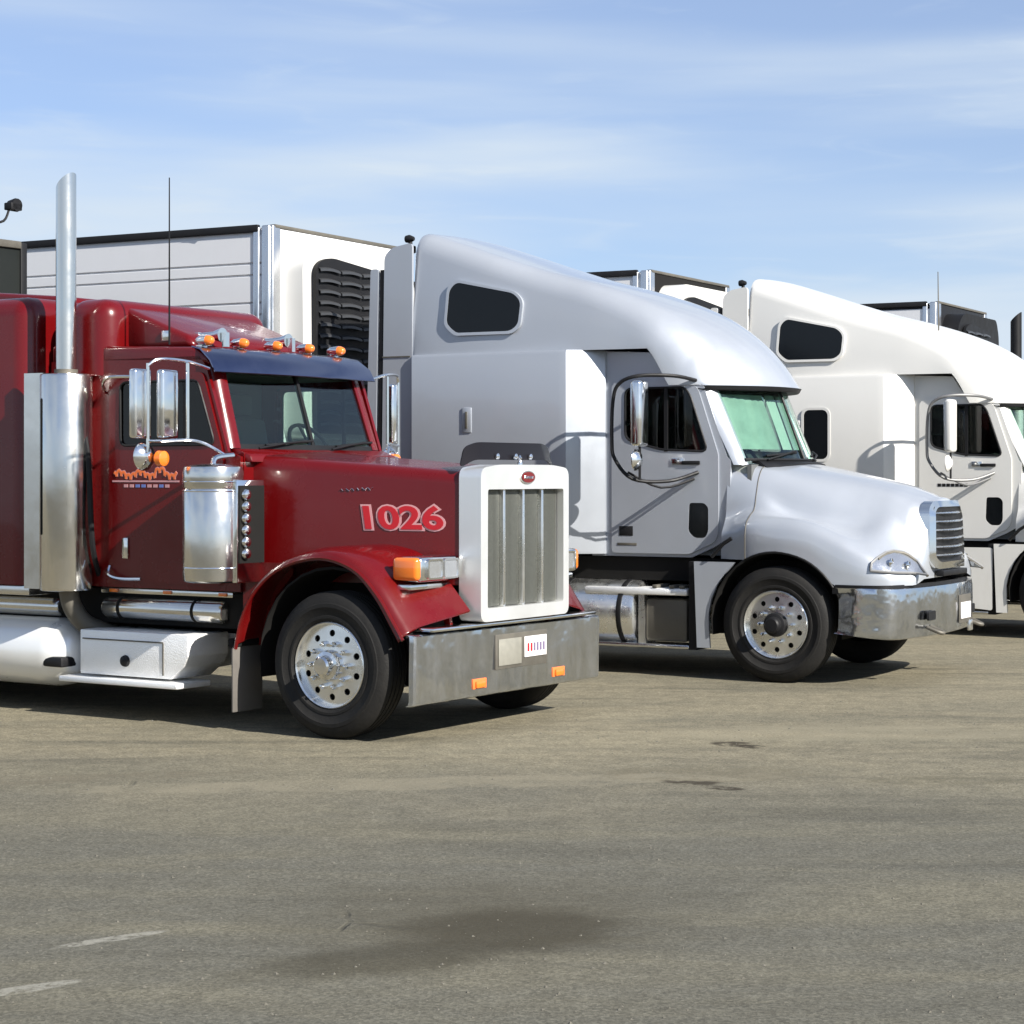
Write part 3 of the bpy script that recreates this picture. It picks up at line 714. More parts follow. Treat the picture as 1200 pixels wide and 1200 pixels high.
        if white:
            o2 = rloop(-3.06, -2.76, 2.02, 2.60, .07)
            bm = bmesh.new(); plate(bm, o2, [], sideplane(Yf(.010), s), .02); finish(bm, 'sleeper_window', M_win, sl)
            bm = bmesh.new(); plate(bm, rloop(-3.09, -2.73, 1.99, 2.63, .09), [o2], sideplane(Yf(.004), s), .02); finish(bm, 'sleeper_window_frame', paint, sl)
    both(swin)
    if white:
        bm = bmesh.new(); tube(bm, [(-1.55, .42, 3.40), (-1.56, .42, 4.2)], [.009, .005], 6); finish(bm, 'whip_antenna', M_iron, t)
    # ---- rear side extender, seal strip, stack
    def ext(Yf, s):
        bm = bmesh.new(); plate(bm, rpoly([(-4.16, 1.15), (-3.80, 1.15), (-3.80, 4.10), (-4.04, 4.06), (-4.12, 3.98)], .05), [], sideplane(Yf(.07), s), .03); e = finish(bm, 'side_extender', paint, t)
        bm = bmesh.new(); plate(bm, [(-4.22, 1.15), (-4.17, 1.15), (-4.12, 3.85), (-4.17, 3.85)], [], sideplane(Yf(.075), s), .02); finish(bm, 'rubber_seal', M_black, e)
        bm = bmesh.new(); plate(bm, rpoly([(-4.36, 1.15), (-4.235, 1.15), (-4.19, 3.86), (-4.28, 3.86)], .03), [], sideplane(Yf(.07), s), .03); finish(bm, 'extender_flap', paint, e)
    both(ext)
    bx('extender_seam', M_iron, t, -4.14, -3.82, .062, .069, 2.985, 2.997)
    bm = bmesh.new(); cyl(bm, (-3.93, .25, 4.02), .055, .07, 'z', 16); cyl(bm, (-3.93, .25, 4.09), .02, .04, 'z', 12, .005); lathe(bm, [(.035, -.04), (.042, 0), (.02, .05)], (-3.94, .25, 4.16), 'x', 14); finish(bm, 'air_horn', M_black, t)
    # ---- near mirror on its tube loop, lower arm; the same on the far side
    def mirror(Yf, s):
        Yl = lambda a: Yf(a)
        bm = bmesh.new()
        tube(bm, curve([(-.88, Yl(.28), 2.70), (-1.0, Yl(.05), 2.735), (-1.25, Yl(-.18), 2.73), (-1.42, Yl(-.22), 2.66), (-1.48, Yl(-.22), 2.5), (-1.49, Yl(-.22), 2.15), (-1.46, Yl(-.22), 1.98), (-1.30, Yl(-.18), 1.80), (-1.05, Yl(.05), 1.78), (-.86, Yl(.28), 1.86)], 5), .017, 8)
        tube(bm, curve([(-.90, Yl(.28), 1.80), (-1.1, Yl(.0), 1.72), (-1.34, Yl(-.2), 1.86)], 4), .012, 6)
        br = finish(bm, 'mirror_bracket', M_black if not white else mat('grey bracket', (.12, .12, .12), .4), t)
        bm = bmesh.new(); box(bm, -1.27, -1.17, *sorted((Yl(-.30), Yl(-.10))), 2.09, 2.69, .035, 3); finish(bm, 'mirror_head', M_chrome if not white else M_white, br)
        bm = bmesh.new(); box(bm, -1.276, -1.270, *sorted((Yl(-.28), Yl(-.12))), 2.12, 2.66, .002); finish(bm, 'mirror_glass', M_chrome, br)
        bm = bmesh.new(); lathe(bm, [(.02, .05), (.07, .03), (.10, .0), (.10, -.01)], (-1.25, Yl(-.2), 1.97), 'x', 20); finish(bm, 'convex_mirror', M_chrome if not white else M_white, br)
        bm = bmesh.new(); tube(bm, [(-1.22, Yl(-.2), 2.09), (-1.22, Yl(-.2), 1.79)], .012, 6); finish(bm, 'mirror_post', M_black, br)
    both(mirror)
    # ---- under the door: steps, tank
    def under(Yf, s):
        ys = sorted((Yf(.12), Yf(.42)))
        bx('upper_step', M_tboxw, t, -1.95, -.90, *ys, .735, .80, bev=.02)
        bx('lower_step', M_chromed, t, -1.95, -.88, *ys, .25, .29, bev=.015)
        bx('step_riser', M_alu, t, -1.40, -1.34, ys[0]+.03, ys[1], .29, .735)
        bx('battery_box', M_iron, t, -1.34, -.92, ys[0]+.05, ys[1], .31, .70, bev=.03)
        bm = bmesh.new(); cyl(bm, (-3.55, (ys[0]+ys[1])/2+s*.12, .55), .31, 2.12, 'x', 36, .05); fuel = finish(bm, 'fuel_tank', M_alu, t)
        for x in (-3.1, -2.2, -1.6):
            bm = bmesh.new(); cyl(bm, (x, (ys[0]+ys[1])/2+s*.12, .55), .318, .05, 'x', 36, .004); finish(bm, 'tank_strap', M_black, fuel)
        for x in (-1.25, -1.08, -.98): 
            bm = bmesh.new(); box(bm, x, x+.05, *ys, .802, .83, .008); finish(bm, 'step_clamp', M_iron, t)
        if white:
            bm = bmesh.new(); plate(bm, rpoly([(-3.7, .44), (-2.0, .42), (-.82, .30), (-.82, 1.01), (-3.7, 1.01)], .03), [], sideplane(Yf(.06), s), .03); finish(bm, 'side_skirt', paint, t)
        bx('skirt_bracket', M_black, t, -.88, -.80, ys[0], ys[1], .25, 1.05)
    both(under)
    return t

# ================================================================ classic square nosed tractor
def classic_tractor(label, loc, paint, trim_paint, group, stack_mat=None):  # second paint covers fenders, pillars, cowl and fairing; both calls pass body red
    t = root('semi_tractor', label, 'truck', loc[:3], loc[3], group)
    C = 1.22; stack_mat = stack_mat or M_stain
    def both(fn): fn(lambda y: y, 1); fn(lambda y: 2.44-y, -1)
    for y in (.80, 1.56): bx('frame_rail', M_dark, t, -7.6, .62, y, y+.08, .62, .90, bev=.01)
    bx('underbody', M_dark, t, -5.2, -.95, .35, 2.09, .70, .96)
    bx('cross_member', M_dark, t, -.06, .06, .3, 2.14, .42, .52, bev=.02)
    wheel(t, 0, 0); wheel(t, 0, 2.44, s=-1); drive_wheels(t, (-5.9, -7.2))
    bx('engine_block', M_dark, t, -.9, .40, .78, 1.66, .55, 1.5, bev=.03)
    bx('axle_stop', M_dark, t, .2, .62, .62, 1.82, .33, .62, bev=.02)
    # ---- hood
    yh = lambda x: .42+(x+1.0)/1.6*.24
    zt = lambda x: 1.985-(x+1.0)/1.6*.115
    rings = []
    for x in [-1.02+i*.104 for i in range(17)]:
        y0 = yh(x); z1 = zt(x); r = .10; pts = [(y0, 1.06)]+[(y0+r+r*cos(a), z1-r+r*sin(a)) for a in [pi-(pi/2)*k/6 for k in range(7)]]
        pts += [((y0+r)+(C-y0-r)*k/4, z1+.03*(k/4)) for k in range(1, 5)]
        rings.append([(x, a, b) for a, b in pts]+[(x, 2*C-a, b) for a, b in pts[-2::-1]])
    bm = bmesh.new(); loft(bm, rings); hood = finish(bm, 'hood', paint, t, smooth=40)
    bx('hood_trim', M_chrome, hood, -1.0, .57, 1.205, 1.235, 1.96, 1.985) if False else None
    # hood numbers and script, lying on the near side and on the far side
    for s in (1, -1):
        x0, x1 = (-.15, .62)
        ang = math.atan2(.24, 1.6)
        if s == 1: m4 = Matrix.Translation((x0, yh(x0)-.004, 1.455)) @ Matrix.Rotation(ang, 4, 'Z') @ Matrix.Rotation(R(90), 4, 'X')
        else: m4 = Matrix.Translation((x1, 2.44-yh(x1)+.004, 1.455)) @ Matrix.Rotation(pi-ang, 4, 'Z') @ Matrix.Rotation(R(90), 4, 'X')
        text('number_outline', '1026', .225, M_pink, hood, m4, .001, .017, -.10, 1.55)
        m5 = m4.copy(); m5.translation += Vector((0, -s*.004, 0))
        text('number', '1026', .225, M_redtxt, hood, m5, .001, .006, -.10, 1.55)
        bm = bmesh.new(); yy = yh(-.22)-.003 if s == 1 else 2.44-yh(-.22)+.003
        tube(bm, [(-.30+.013*k, yh(-.30+.013*k)-.003 if s == 1 else 2.44-yh(-.30+.013*k)+.003, 1.725+.010*sin(k*1.9)+.0007*k) for k in range(22)], .0035, 4); finish(bm, 'script_badge', M_chromed, hood)
    # ---- radiator shell
    sx0, sx1 = .655, .84
    outer = rpoly([(.655, .805), (1.83, .805), (1.83, 1.885), (1.60, 1.91), (.89, 1.91), (.655, 1.885)], .07, 5)
    hole = rpoly([(.74, .90), (1.755, .90), (1.755, 1.735), (.745, 1.735)], .02, 3)
    fx = lambda u, v, d: (sx1-d, u, v)
    bm = bmesh.new(); plate(bm, outer, [hole], fx, .185); bmesh.ops.remove_doubles(bm, verts=bm.verts, dist=.0005)
    shell = finish(bm, 'radiator_shell', M_alu if False else mat('bright polished shell', (.86, .86, .84), .38, .75, .5, .1, var=.02, vscale=2), t, smooth=40)
    bx('radiator', M_black, shell, .68, .695, .73, 1.765, .88, 1.75)
    cols = [(.752, .978), (1.008, 1.233), (1.263, 1.488), (1.518, 1.744)]
    for a, b in cols:
        bm = bmesh.new()
        n = 15
        for k in range(n):
            y = a+(b-a)*(k+.5)/n; box(bm, .74, .78, y-.0045, y+.0045, .905, 1.73)
        for k in range(26):
            z = .92+k*.0315; box(bm, .732, .742, a, b, z-.003, z+.003)
        finish(bm, 'grille_mesh', M_grille, shell, smooth=0, kind='stuff')
    for y in (.993, 1.248, 1.503): bx('grille_divider', M_alu, shell, .725, .815, y-.014, y+.014, .90, 1.735, bev=.004)
    bm = bmesh.new(); plate(bm, [(C+.03+.095*cos(2*pi*k/28), 1.82+.047*sin(2*pi*k/28)) for k in range(28)], [], lambda u, v, d: (.852-d, u, v), .012); em = finish(bm, 'emblem', M_chrome, shell)
    bm = bmesh.new(); plate(bm, [(C+.03+.085*cos(2*pi*k/28), 1.82+.039*sin(2*pi*k/28)) for k in range(28)], [], lambda u, v, d: (.856-d, u, v), .004); finish(bm, 'emblem_field', mat('emblem dark red', (.12, .01, .01), .3), em)
    bm = bmesh.new(); tube(bm, [(.858, C-.03+.006*k, 1.818+.011*sin(k*1.7)) for k in range(21)], .0035, 4); finish(bm, 'emblem_script', M_chrome, em)
    bm = bmesh.new(); lathe(bm, [(.02, 0), (.02, .02), (.012, .04), (.016, .055), (.004, .075)], (.78, C+.03, 1.905), 'z', 12); finish(bm, 'hood_ornament', M_chrome, shell)
    # smoked bug deflector standing over the shell
    pts = rpoly([(.60, 1.87), (.66, 2.02), (.78, 2.055), (1.66, 2.055), (1.78, 2.02), (1.84, 1.87), (1.70, 1.93), (.74, 1.93)], .05, 5)
    bm = bmesh.new(); plate(bm, pts, [], lambda u, v, d: (.66+.10*(1-((u-C)/.62)**2)-d-.15*(v-1.9), u+.05, v+.015), .008); bd = finish(bm, 'bug_deflector', mat('smoked acrylic', (.008, .007, .009), .35, 0, 0, spec=.2), t)
    for y in (.80, 1.0, 1.22, 1.44, 1.64): 
        bm = bmesh.new(); lathe(bm, [(.022, 0), (.022, .012), (.008, .02)], (.755-.10*((y-C)/.62)**2-.03, y+.05, 1.97), 'x', 10); finish(bm, 'deflector_stud', M_chrome, bd)
    # ---- fenders
    def fender(Yf, s):
        prof = curve([(-.84, .62), (-.78, .84), (-.64, 1.06), (-.40, 1.22), (-.07, 1.29), (.22, 1.22), (.42, 1.05), (.56, .86), (.64, .745)], 5)
        g = []; n = len(prof)
        for i, p in enumerate(prof):
            x, z = p.x, p.y; f = max(0, x+.1)/.74; row = []
            for k, q in enumerate((0, .015, .06, .15, .30, .45, .62)):
                crown = .045*(1-(1-min(1, q/.2))**2)
                fx_ = .13*f*(q/.62)**.8; xin = x+fx_
                zz = z+crown+.10*f*(q/.62)*(1 if x < .5 else 1)
                if k == 0: zz = z-.035; xin = x-.03*f
                row.append((xin, Yf(q+.004), zz))
            g.append(row)
        bm = bmesh.new(); solid(bm, g, (-.006, 0, -.012)); bmesh.ops.remove_doubles(bm, verts=bm.verts, dist=.0005)
        fe = finish(bm, 'fender', trim_paint, t, smooth=55)
        lipp = [(p.x, Yf(.004), p.y-.03) for p in prof]
        bm = bmesh.new(); tube(bm, lipp, .014, 6); finish(bm, 'fender_lip', trim_paint, fe)
        # closing web under the front
        bm = bmesh.new(); plate(bm, [(.40, .80), (.56, .745), (.66, .745), (.64, .86), (.46, 1.02)], [], sideplane(Yf(.55), s), .03); finish(bm, 'fender_web', trim_paint, fe)
        # rear skirt of hood behind the wheel
        bm = bmesh.new(); plate(bm, rpoly([(-1.02, .60), (-.80, .60), (-.72, .95), (-.55, 1.12), (-.55, 1.2), (-1.02, 1.2)], .03), [], sideplane(Yf(.30), s), .03); finish(bm, 'fender_skirt', paint, t)
        bx('mud_flap', M_mud, t, -.90, -.885, *sorted((Yf(.03), Yf(.36))), .13, .62, bev=.004)
        bx('flap_bracket', M_dark, t, -.93, -.87, *sorted((Yf(.02), Yf(.50))), .60, .66, bev=.01)
        well(t, 0, .52, .66, Yf(.06), Yf(.60))
        # headlight pod: two square lamps and an amber wrap at the outer end
        ya, yb = Yf(.18), Yf(.64); ylo, yhi = min(ya, yb), max(ya, yb)
        pod = bx('headlight_pod', M_chrome, t, .46, .66, ylo, yhi, 1.10, 1.275, bev=.03, seg=3)
        for c in (.32, .51):
            yc = Yf(c+.02); bm = bmesh.new(); plate(bm, rloop(yc-.085, yc+.085, 1.125, 1.25, .02), [], lambda u, v, d: (.672-d, u, v), .02); hl = finish(bm, 'headlight', M_lens, pod)
            bm = bmesh.new(); plate(bm, rloop(yc-.092, yc+.092, 1.118, 1.257, .022), [rloop(yc-.08, yc+.08, 1.13, 1.245, .018)], lambda u, v, d: (.680-d, u, v), .02); finish(bm, 'lamp_bezel', M_chrome, pod)
        bm = bmesh.new(); box(bm, .44, .655, *sorted((Yf(.145), Yf(.215))), 1.11, 1.27, .03, 3); finish(bm, 'turn_signal', M_amber, pod)
        bm = bmesh.new(); box(bm, .48, .60, *sorted((Yf(.15), Yf(.64))), 1.045, 1.085, .012); finish(bm, 'pod_bracket', M_chrome, pod)
    both(fender)
    # ---- bumper
    bm = bmesh.new(); g = []
    pl = [(.70, .0), (.725, .004), (.738, .02), (.74, .05)]+[(.74, .3+k*.115) for k in range(17)]
    pl += [(a, 2.46-b) for a, b in pl[3::-1]]
    for x, y in pl: g.append([(x-.06, y, .755), (x-.012, y, .752), (x+.004, y, .742), (x+.006, y, .70), (x+.002, y, .5), (x, y, .30), (x-.008, y, .278), (x-.03, y, .268)])
    solid(bm, g, (-.008, 0, 0)); bp = finish(bm, 'bumper', M_bump, t, smooth=30)
    bx('bumper_ledge', M_chrome, bp, .60, .80, .14, 2.30, .768, .793, bev=.008)
    for y in (.78, 1.84):
        bm = bmesh.new(); box(bm, .742, .765, y-.06, y+.06, .335, .385, .01, 2); lp = finish(bm, 'bumper_lamp', M_amber, bp)
        bx('lamp_base', M_orange, bp, .738, .748, y-.085, y+.085, .33, .40, bev=.003)
    pf = bx('plate_frame', M_iron, bp, .742, .756, .97, 1.66, .445, .695, bev=.004)
    bx('blank_plate', mat('grey plate', (.28, .27, .23), .5, .3, var=.2, vscale=20), bp, .757, .764, 1.0, 1.30, .47, .66, bev=.002)
    lpz = bx('licence_plate', M_plate, bp, .757, .765, 1.34, 1.64, .51, .66, bev=.002)
    for k in range(6): bx('plate_character', M_redtxt if k < 2 else mat('plate ink', (.15, .12, .2), .5), lpz, .766, .767, 1.375+k*.042, 1.40+k*.042, .55, .61)
    # ---- cab
    def side(Yf, s):
        out = [(-2.95, .98), (-1.02, .98), (-1.02, 1.97), (-1.14, 2.01), (-1.35, 2.64), (-1.42, 2.72), (-2.95, 2.72)]
        hole = rpoly([(-2.24, 2.04), (-1.22, 2.04), (-1.40, 2.56), (-2.24, 2.56)], .06)
        bm = bmesh.new(); plate(bm, out, [hole], sideplane(Yf(.27), s), .03); cs = finish(bm, 'cab_side', paint, t, smooth=30)
        hole2 = rpoly([(-2.20, 2.06), (-1.25, 2.06), (-1.42, 2.54), (-2.20, 2.54)], .06)
        dout = rpoly([(-2.32, 1.02), (-1.20, 1.02), (-1.10, 1.12), (-1.18, 2.02), (-1.37, 2.60), (-2.26, 2.60), (-2.32, 2.55)], .05)
        bm = bmesh.new(); plate(bm, dout, [hole2], sideplane(Yf(.252), s), .017); d = finish(bm, 'door', paint, t, smooth=30)
        bm = bmesh.new(); plate(bm, hole2, [], sideplane(Yf(.262), s), .005); finish(bm, 'door_window', M_sglass if s == 1 else M_clearg, d)
        bm = bmesh.new(); tube(bm, [(x, Yf(.252), z) for x, z in hole2], .010, 6, True); finish(bm, 'window_seal', M_black, d)
        bx('vent_bar', M_black, d, -1.56, -1.53, *sorted((Yf(.247), Yf(.264))), 2.07, 2.53)
        bx('door_handle', M_chrome, d, -2.17, -2.11, *sorted((Yf(.236), Yf(.252))), 1.20, 1.36, bev=.008)
        bm = bmesh.new(); tube(bm, curve([(-2.30, Yf(.24), 1.14), (-2.27, Yf(.20), 1.08), (-2.16, Yf(.20), 1.05), (-1.98, Yf(.24), 1.05)], 4), .013, 6); finish(bm, 'grab_handle', M_chrome, t)
        bm = bmesh.new(); tube(bm, curve([(-2.36, Yf(.26), 2.46), (-2.32, Yf(.19), 2.54), (-2.24, Yf(.19), 2.58), (-2.02, Yf(.24), 2.58)], 4), .013, 6); finish(bm, 'grab_handle', M_chrome, t)
        # painted door emblem: row of orange flame strokes, thin blue and pale line below
        loops = [(-2.26+.0125*k+.010*sin(k*1.6), 1.835+.022*cos(k*1.6)+.016*sin(k*.37)+(.02 if 34 < k < 42 else 0)) for k in range(52)]
        for nm, mm, rr, yy in (('emblem_outline', M_pink, .016, .2505), ('emblem_script', M_orange, .0115, .2475)):
            bm = bmesh.new(); tube(bm, curve([(x, 0, z) for x, z in loops], 2), rr, 5)
            for v in bm.verts: v.co.y = Yf(yy+v.co.y*.12)
            finish(bm, nm, mm, d)
        bx('emblem_underline', M_pink, d, -2.28, -1.60, *sorted((Yf(.249), Yf(.2515))), 1.782, 1.795)
        for k in range(8): bx('emblem_small_text', M_blue if k in (2, 3, 6) else M_pink, d, -2.16+k*.06, -2.12+k*.06, *sorted((Yf(.249), Yf(.2515))), 1.742, 1.765)
    both(side)
    bx('rocker_strip', M_stain, t, -2.45, -1.12, .30, 2.14, .93, .975, bev=.01)
    for k in range(3): bx('rocker_lamp', M_amber, t, -2.35+k*.55, -2.27+k*.55, .288, .30, .94, .965, bev=.003)
    bx('cab_rear_wall', M_interior, t, -2.42, -2.38, .31, 2.13, 1.0, 2.7)
    bx('cab_floor', M_interior, t, -2.38, -1.05, .31, 2.13, 1.0, 1.06)
    bx('firewall', paint, t, -1.06, -1.02, .31, 2.13, 1.0, 2.0)
    bm = bmesh.new(); prism(bm, [(-1.07, 1.5), (-1.07, 1.98), (-1.2, 2.04), (-1.38, 1.98), (-1.4, 1.5)], .33, 2.11, .03); finish(bm, 'dashboard', M_dash, t)
    seat(t, -1.75, .75); seat(t, -1.75, 1.70); steering(t, -1.5, 1.70, 2.05)
    # roof of the cab
    bm = bmesh.new(); prism(bm, [(-2.95, 2.70), (-1.33, 2.66), (-1.35, 2.72), (-1.47, 2.79), (-2.95, 2.85)], .27, 2.17, .03, 3); cr_ = finish(bm, 'cab_roof', paint, t, smooth=50)
    bx('headliner', M_interior, t, -2.35, -1.45, .32, 2.12, 2.60, 2.655)
    # windscreen, split, slightly V shaped
    def wsp(u, v, o=0):
        B = Vector((-1.09-.06*abs(u), C+u*.88, 2.035)); T = Vector((-1.29-.06*abs(u), C+u*.84, 2.66)); p = B.lerp(T, v); p.x += o; return p
    for a, b in ((-.93, -.015), (.015, .93)):
        g = [[wsp(a+(b-a)*i/6, .05+.9*j/4) for j in range(5)] for i in range(7)]
        bm = bmesh.new(); solid(bm, g, (-.006, 0, 0)); finish(bm, 'windshield_pane', M_glass, t, smooth=60)
    bm = bmesh.new()
    fr = []
    def wf(u0, u1, v0, v1):
        g = [[wsp(u0+(u1-u0)*i/6, v0+(v1-v0)*j/2, .006) for j in range(3)] for i in range(7)]; solid(bm, g, (-.03, 0, 0))
    wf(-1, 1, -.02, .05); wf(-1, 1, .95, 1.02); wf(-.018, .018, .05, .95)
    finish(bm, 'windshield_frame', M_black, t, smooth=40)
    for s in (-1, 1):
        g = []
        for j in range(5):
            p = wsp(s, j/4); g.append([p+Vector((.016, -s*.07, 0)), p+Vector((.018, -s*.0, 0)), p+Vector((-.03, s*.055, 0)), p+Vector((-.10, s*.07, 0))])
        bm = bmesh.new(); solid(bm, g, (-.03, 0, 0)); finish(bm, 'a_pillar', trim_paint, t, smooth=50)
    bm = bmesh.new(); prism(bm, [(-1.16, 1.93), (-.95, 1.93), (-.97, 1.985), (-1.09, 2.03), (-1.16, 2.03)], .32, 2.12, .015); finish(bm, 'cowl', trim_paint, t)
    for a, b in ((-.75, -.1), (.2, .85)):
        bm = bmesh.new(); tube(bm, [wsp(a, .0, .05), wsp((a+b)/2, .06, .04), wsp(b, .10, .02)], .009, 6); tube(bm, [wsp((a+b)/2-.2, .04, .02), wsp((a+b)/2+.4, .10, .02)], .010, 6); finish(bm, 'wiper', M_black, t)
    # polished drop visor
    g = []
    for i in range(17):
        u = -1+i/8; e = .06*abs(u)**2
        g.append([(-1.45-e, C+u*.93, 2.80), (-1.34-e, C+u*.96, 2.775), (-1.21-e*1.3, C+u*.98, 2.69), (-1.16-e*1.3, C+u*.98, 2.60)])
    bm = bmesh.new(); solid(bm, g, (-.006, 0, -.006)); finish(bm, 'sun_visor', M_vis, t, smooth=60)
    # cab lights and horns on the roof edge
    for k, y in enumerate((.42, .82, 1.22, 1.62, 2.02)):
        bm = bmesh.new(); lathe(bm, [(.02, -.09), (.035, -.06), (.041, 0.0), (.041, .02)], (-1.49, y, 2.845), 'x', 16); box(bm, -1.56, -1.50, y-.03, y+.03, 2.77, 2.81); cl = finish(bm, 'roof_light', M_chrome, t)
        bm = bmesh.new(); lathe(bm, [(.040, .02), (.037, .045), (.024, .07), (.006, .08)], (-1.49, y, 2.845), 'x', 16); finish(bm, 'amber_lens', M_amber, cl)
    for y in (.66, 1.45):
        bm = bmesh.new(); lathe(bm, [(.02, -.45), (.025, -.2), (.032, -.06), (.055, .02), (.057, .03)], (-1.56, y, 2.90), 'x', 18); box(bm, -1.80, -1.76, y-.02, y+.02, 2.82, 2.93); box(bm, -1.52, -1.48, y-.02, y+.02, 2.81, 2.92); finish(bm, 'air_horn', M_chrome, t)
    # whip antenna
    bm = bmesh.new(); tube(bm, [(-1.78, .34, 2.82), (-1.78, .34, 4.08)], [.008, .0045], 6); finish(bm, 'whip_antenna', M_black, t)
    # ---- sleeper and sloping roof fairing
    def rbox(x0, x1, y0, y1, z0, z1, r):   # box with rounded vertical/top edges
        bm = bmesh.new(); box(bm, x0, x1, y0, y1, z0, z1); bmesh.ops.recalc_face_normals(bm, faces=bm.faces)
        es = [e for e in bm.edges if not all(abs(v.co.z-z0) < 1e-5 for v in e.verts)]
        bmesh.ops.bevel(bm, geom=es, offset=r, segments=6, profile=.5, affect='EDGES'); return bm
    sl = finish(rbox(-5.25, -2.99, .05, 2.39, .98, 3.23, .16), 'sleeper_box', paint, t, smooth=35)
    bm = bmesh.new()
    for x in (-4.6, -3.95, -3.30):
        for k in range(24): lathe(bm, [(.007, 0), (.005, -.003)], (x, .05, 1.08+k*.075), 'y', 6)
    for k in range(27): lathe(bm, [(.007, 0), (.005, -.003)], (-3.3-k*.065, .05, 1.05), 'y', 6)
    finish(bm, 'rivet_rows', paint, sl, kind='stuff')
    bx('sleeper_lamp', M_amber, sl, -3.5, -3.38, .035, .05, 1.01, 1.05, bev=.006)
    bx('sleeper_skirt', M_stain, t, -5.2, -3.0, .08, 2.36, .90, .975, bev=.01)
    bx('sleeper_badge', M_pink, sl, -3.46, -3.30, .040, .05, 2.68, 2.72, bev=.003)
    bx('sleeper_link', M_dark, t, -2.99, -2.60, .45, 1.99, 1.0, 3.16)
    bm = rbox(-2.80, -2.33, .24, 2.20, 2.60, 3.20, .15); finish(bm, 'roof_bulkhead', paint, t, smooth=35)
    bm = bmesh.new(); prism(bm, [(-2.4, 2.80), (-1.66, 2.80), (-1.72, 2.90), (-1.95, 2.98), (-2.4, 3.15)], .48, 1.96, .05, 3); fa = finish(bm, 'roof_fairing', trim_paint, t, smooth=50)
    bx('fairing_badge', M_chrome, fa, -1.98, -1.90, .465, .48, 2.86, 2.94, bev=.006)
    bm = bmesh.new(); prism(bm, [(-4.9, 3.20), (-3.1, 3.20), (-3.15, 3.27), (-4.9, 3.42)], .6, 1.84, .05, 3); finish(bm, 'sleeper_cap', paint, t, smooth=50)
    # ---- exhaust stacks with perforated guard and heat shield
    def stack(Yf, s):
        c = (-2.62, Yf(.10))
        bm = bmesh.new(); cyl(bm, (c[0], c[1], .95), .20, 1.66, 'z', 40, .02); sh = finish(bm, 'muffler_guard', stack_mat, t)
        bm = bmesh.new(); lathe(bm, [(.078, 0), (.078, 1.38), (.070, 1.38), (.070, 1.0)], (c[0], c[1], 2.60), 'z', 28)
        for v in bm.verts:      # mitred outlet
            if v.co.z > 3.9: v.co.z += .10+(v.co.x-c[0])*1.2*-1*0+(v.co.x-c[0])*.9
        st = finish(bm, 'exhaust_stack', stack_mat, t)
        bm = bmesh.new(); lathe(bm, [(.09, 0), (.09, .03)], (c[0], c[1], 2.615), 'z', 28); finish(bm, 'clamp', M_iron, st)
        bx('heat_shield', stack_mat, t, -3.03, -2.985, *sorted((Yf(.0), Yf(.30))), .96, 2.62, bev=.01) if False else None
        bm = bmesh.new(); g = [[(-2.97+.0*k, Yf(.00), z), (-2.78, Yf(.015), z)] for k, z in enumerate([.96, 1.4, 2.0, 2.62])]
        solid(bm, g, (0, s*.02, 0)); finish(bm, 'heat_shield', stack_mat, t)
        bm = bmesh.new(); box(bm, -2.70, -2.675, *sorted((Yf(-.095), Yf(-.07))), 1.38, 2.42, .008); finish(bm, 'guard_slot', M_dark, sh)
        bm = bmesh.new(); tube(bm, curve([(-2.62, Yf(.12), .97), (-2.61, Yf(.16), .82), (-2.55, Yf(.25), .68), (-2.45, Yf(.45), .60)], 5), .075, 14); finish(bm, 'exhaust_elbow', M_iron, t)
        # hoses between shield and cab
        bm = bmesh.new(); tube(bm, curve([(-2.50, Yf(.20), 2.05), (-2.44, Yf(.12), 2.12), (-2.40, Yf(.12), 1.9), (-2.38, Yf(.14), 1.3), (-2.46, Yf(.3), 1.05)], 5), .022, 8); finish(bm, 'air_hose', M_black, t)
    stack(lambda y: y, 1)
    # ---- air cleaner with light panel
    def cleaner(Yf, s):
        c = (-1.10, Yf(.06), 1.06); bm = bmesh.new()
        lathe(bm, [(.19, 0), (.215, .012), (.220, .03), (.220, .66), (.212, .675), (.220, .69), (.220, .80), (.21, .835), (.15, .85), (.05, .86)], c, 'z', 44)
        ac = finish(bm, 'air_cleaner', M_stain, t, smooth=30)
        for z in (.10, .655, .72): bm = bmesh.new(); lathe(bm, [(.2215, 0), (.2235, .006), (.2215, .012)], (c[0], c[1], 1.06+z), 'z', 44); finish(bm, 'band', M_chrome, ac)
        bm = bmesh.new(); tube(bm, curve([(-1.10, Yf(.06), 1.90), (-1.11, Yf(.10), 1.96), (-1.08, Yf(.26), 1.98)], 4), .02, 8); finish(bm, 'intake_pipe', M_chrome, ac)
        pnl = bx('light_panel', M_chrome, t, -.90, -.855, *sorted((Yf(.04), Yf(.34))), 1.06, 1.80, bev=.006)
        bx('panel_back', M_dark, pnl, -.854, -.845, *sorted((Yf(.055), Yf(.33))), 1.20, 1.76)
        for k in range(6):
            z = 1.27+k*.085; bm = bmesh.new(); lathe(bm, [(.040, 0), (.042, .018), (.034, .035), (.012, .045)], (-.845, Yf(.11), z), 'x', 16); finish(bm, 'panel_lamp', M_chrome, pnl)
    both(cleaner)
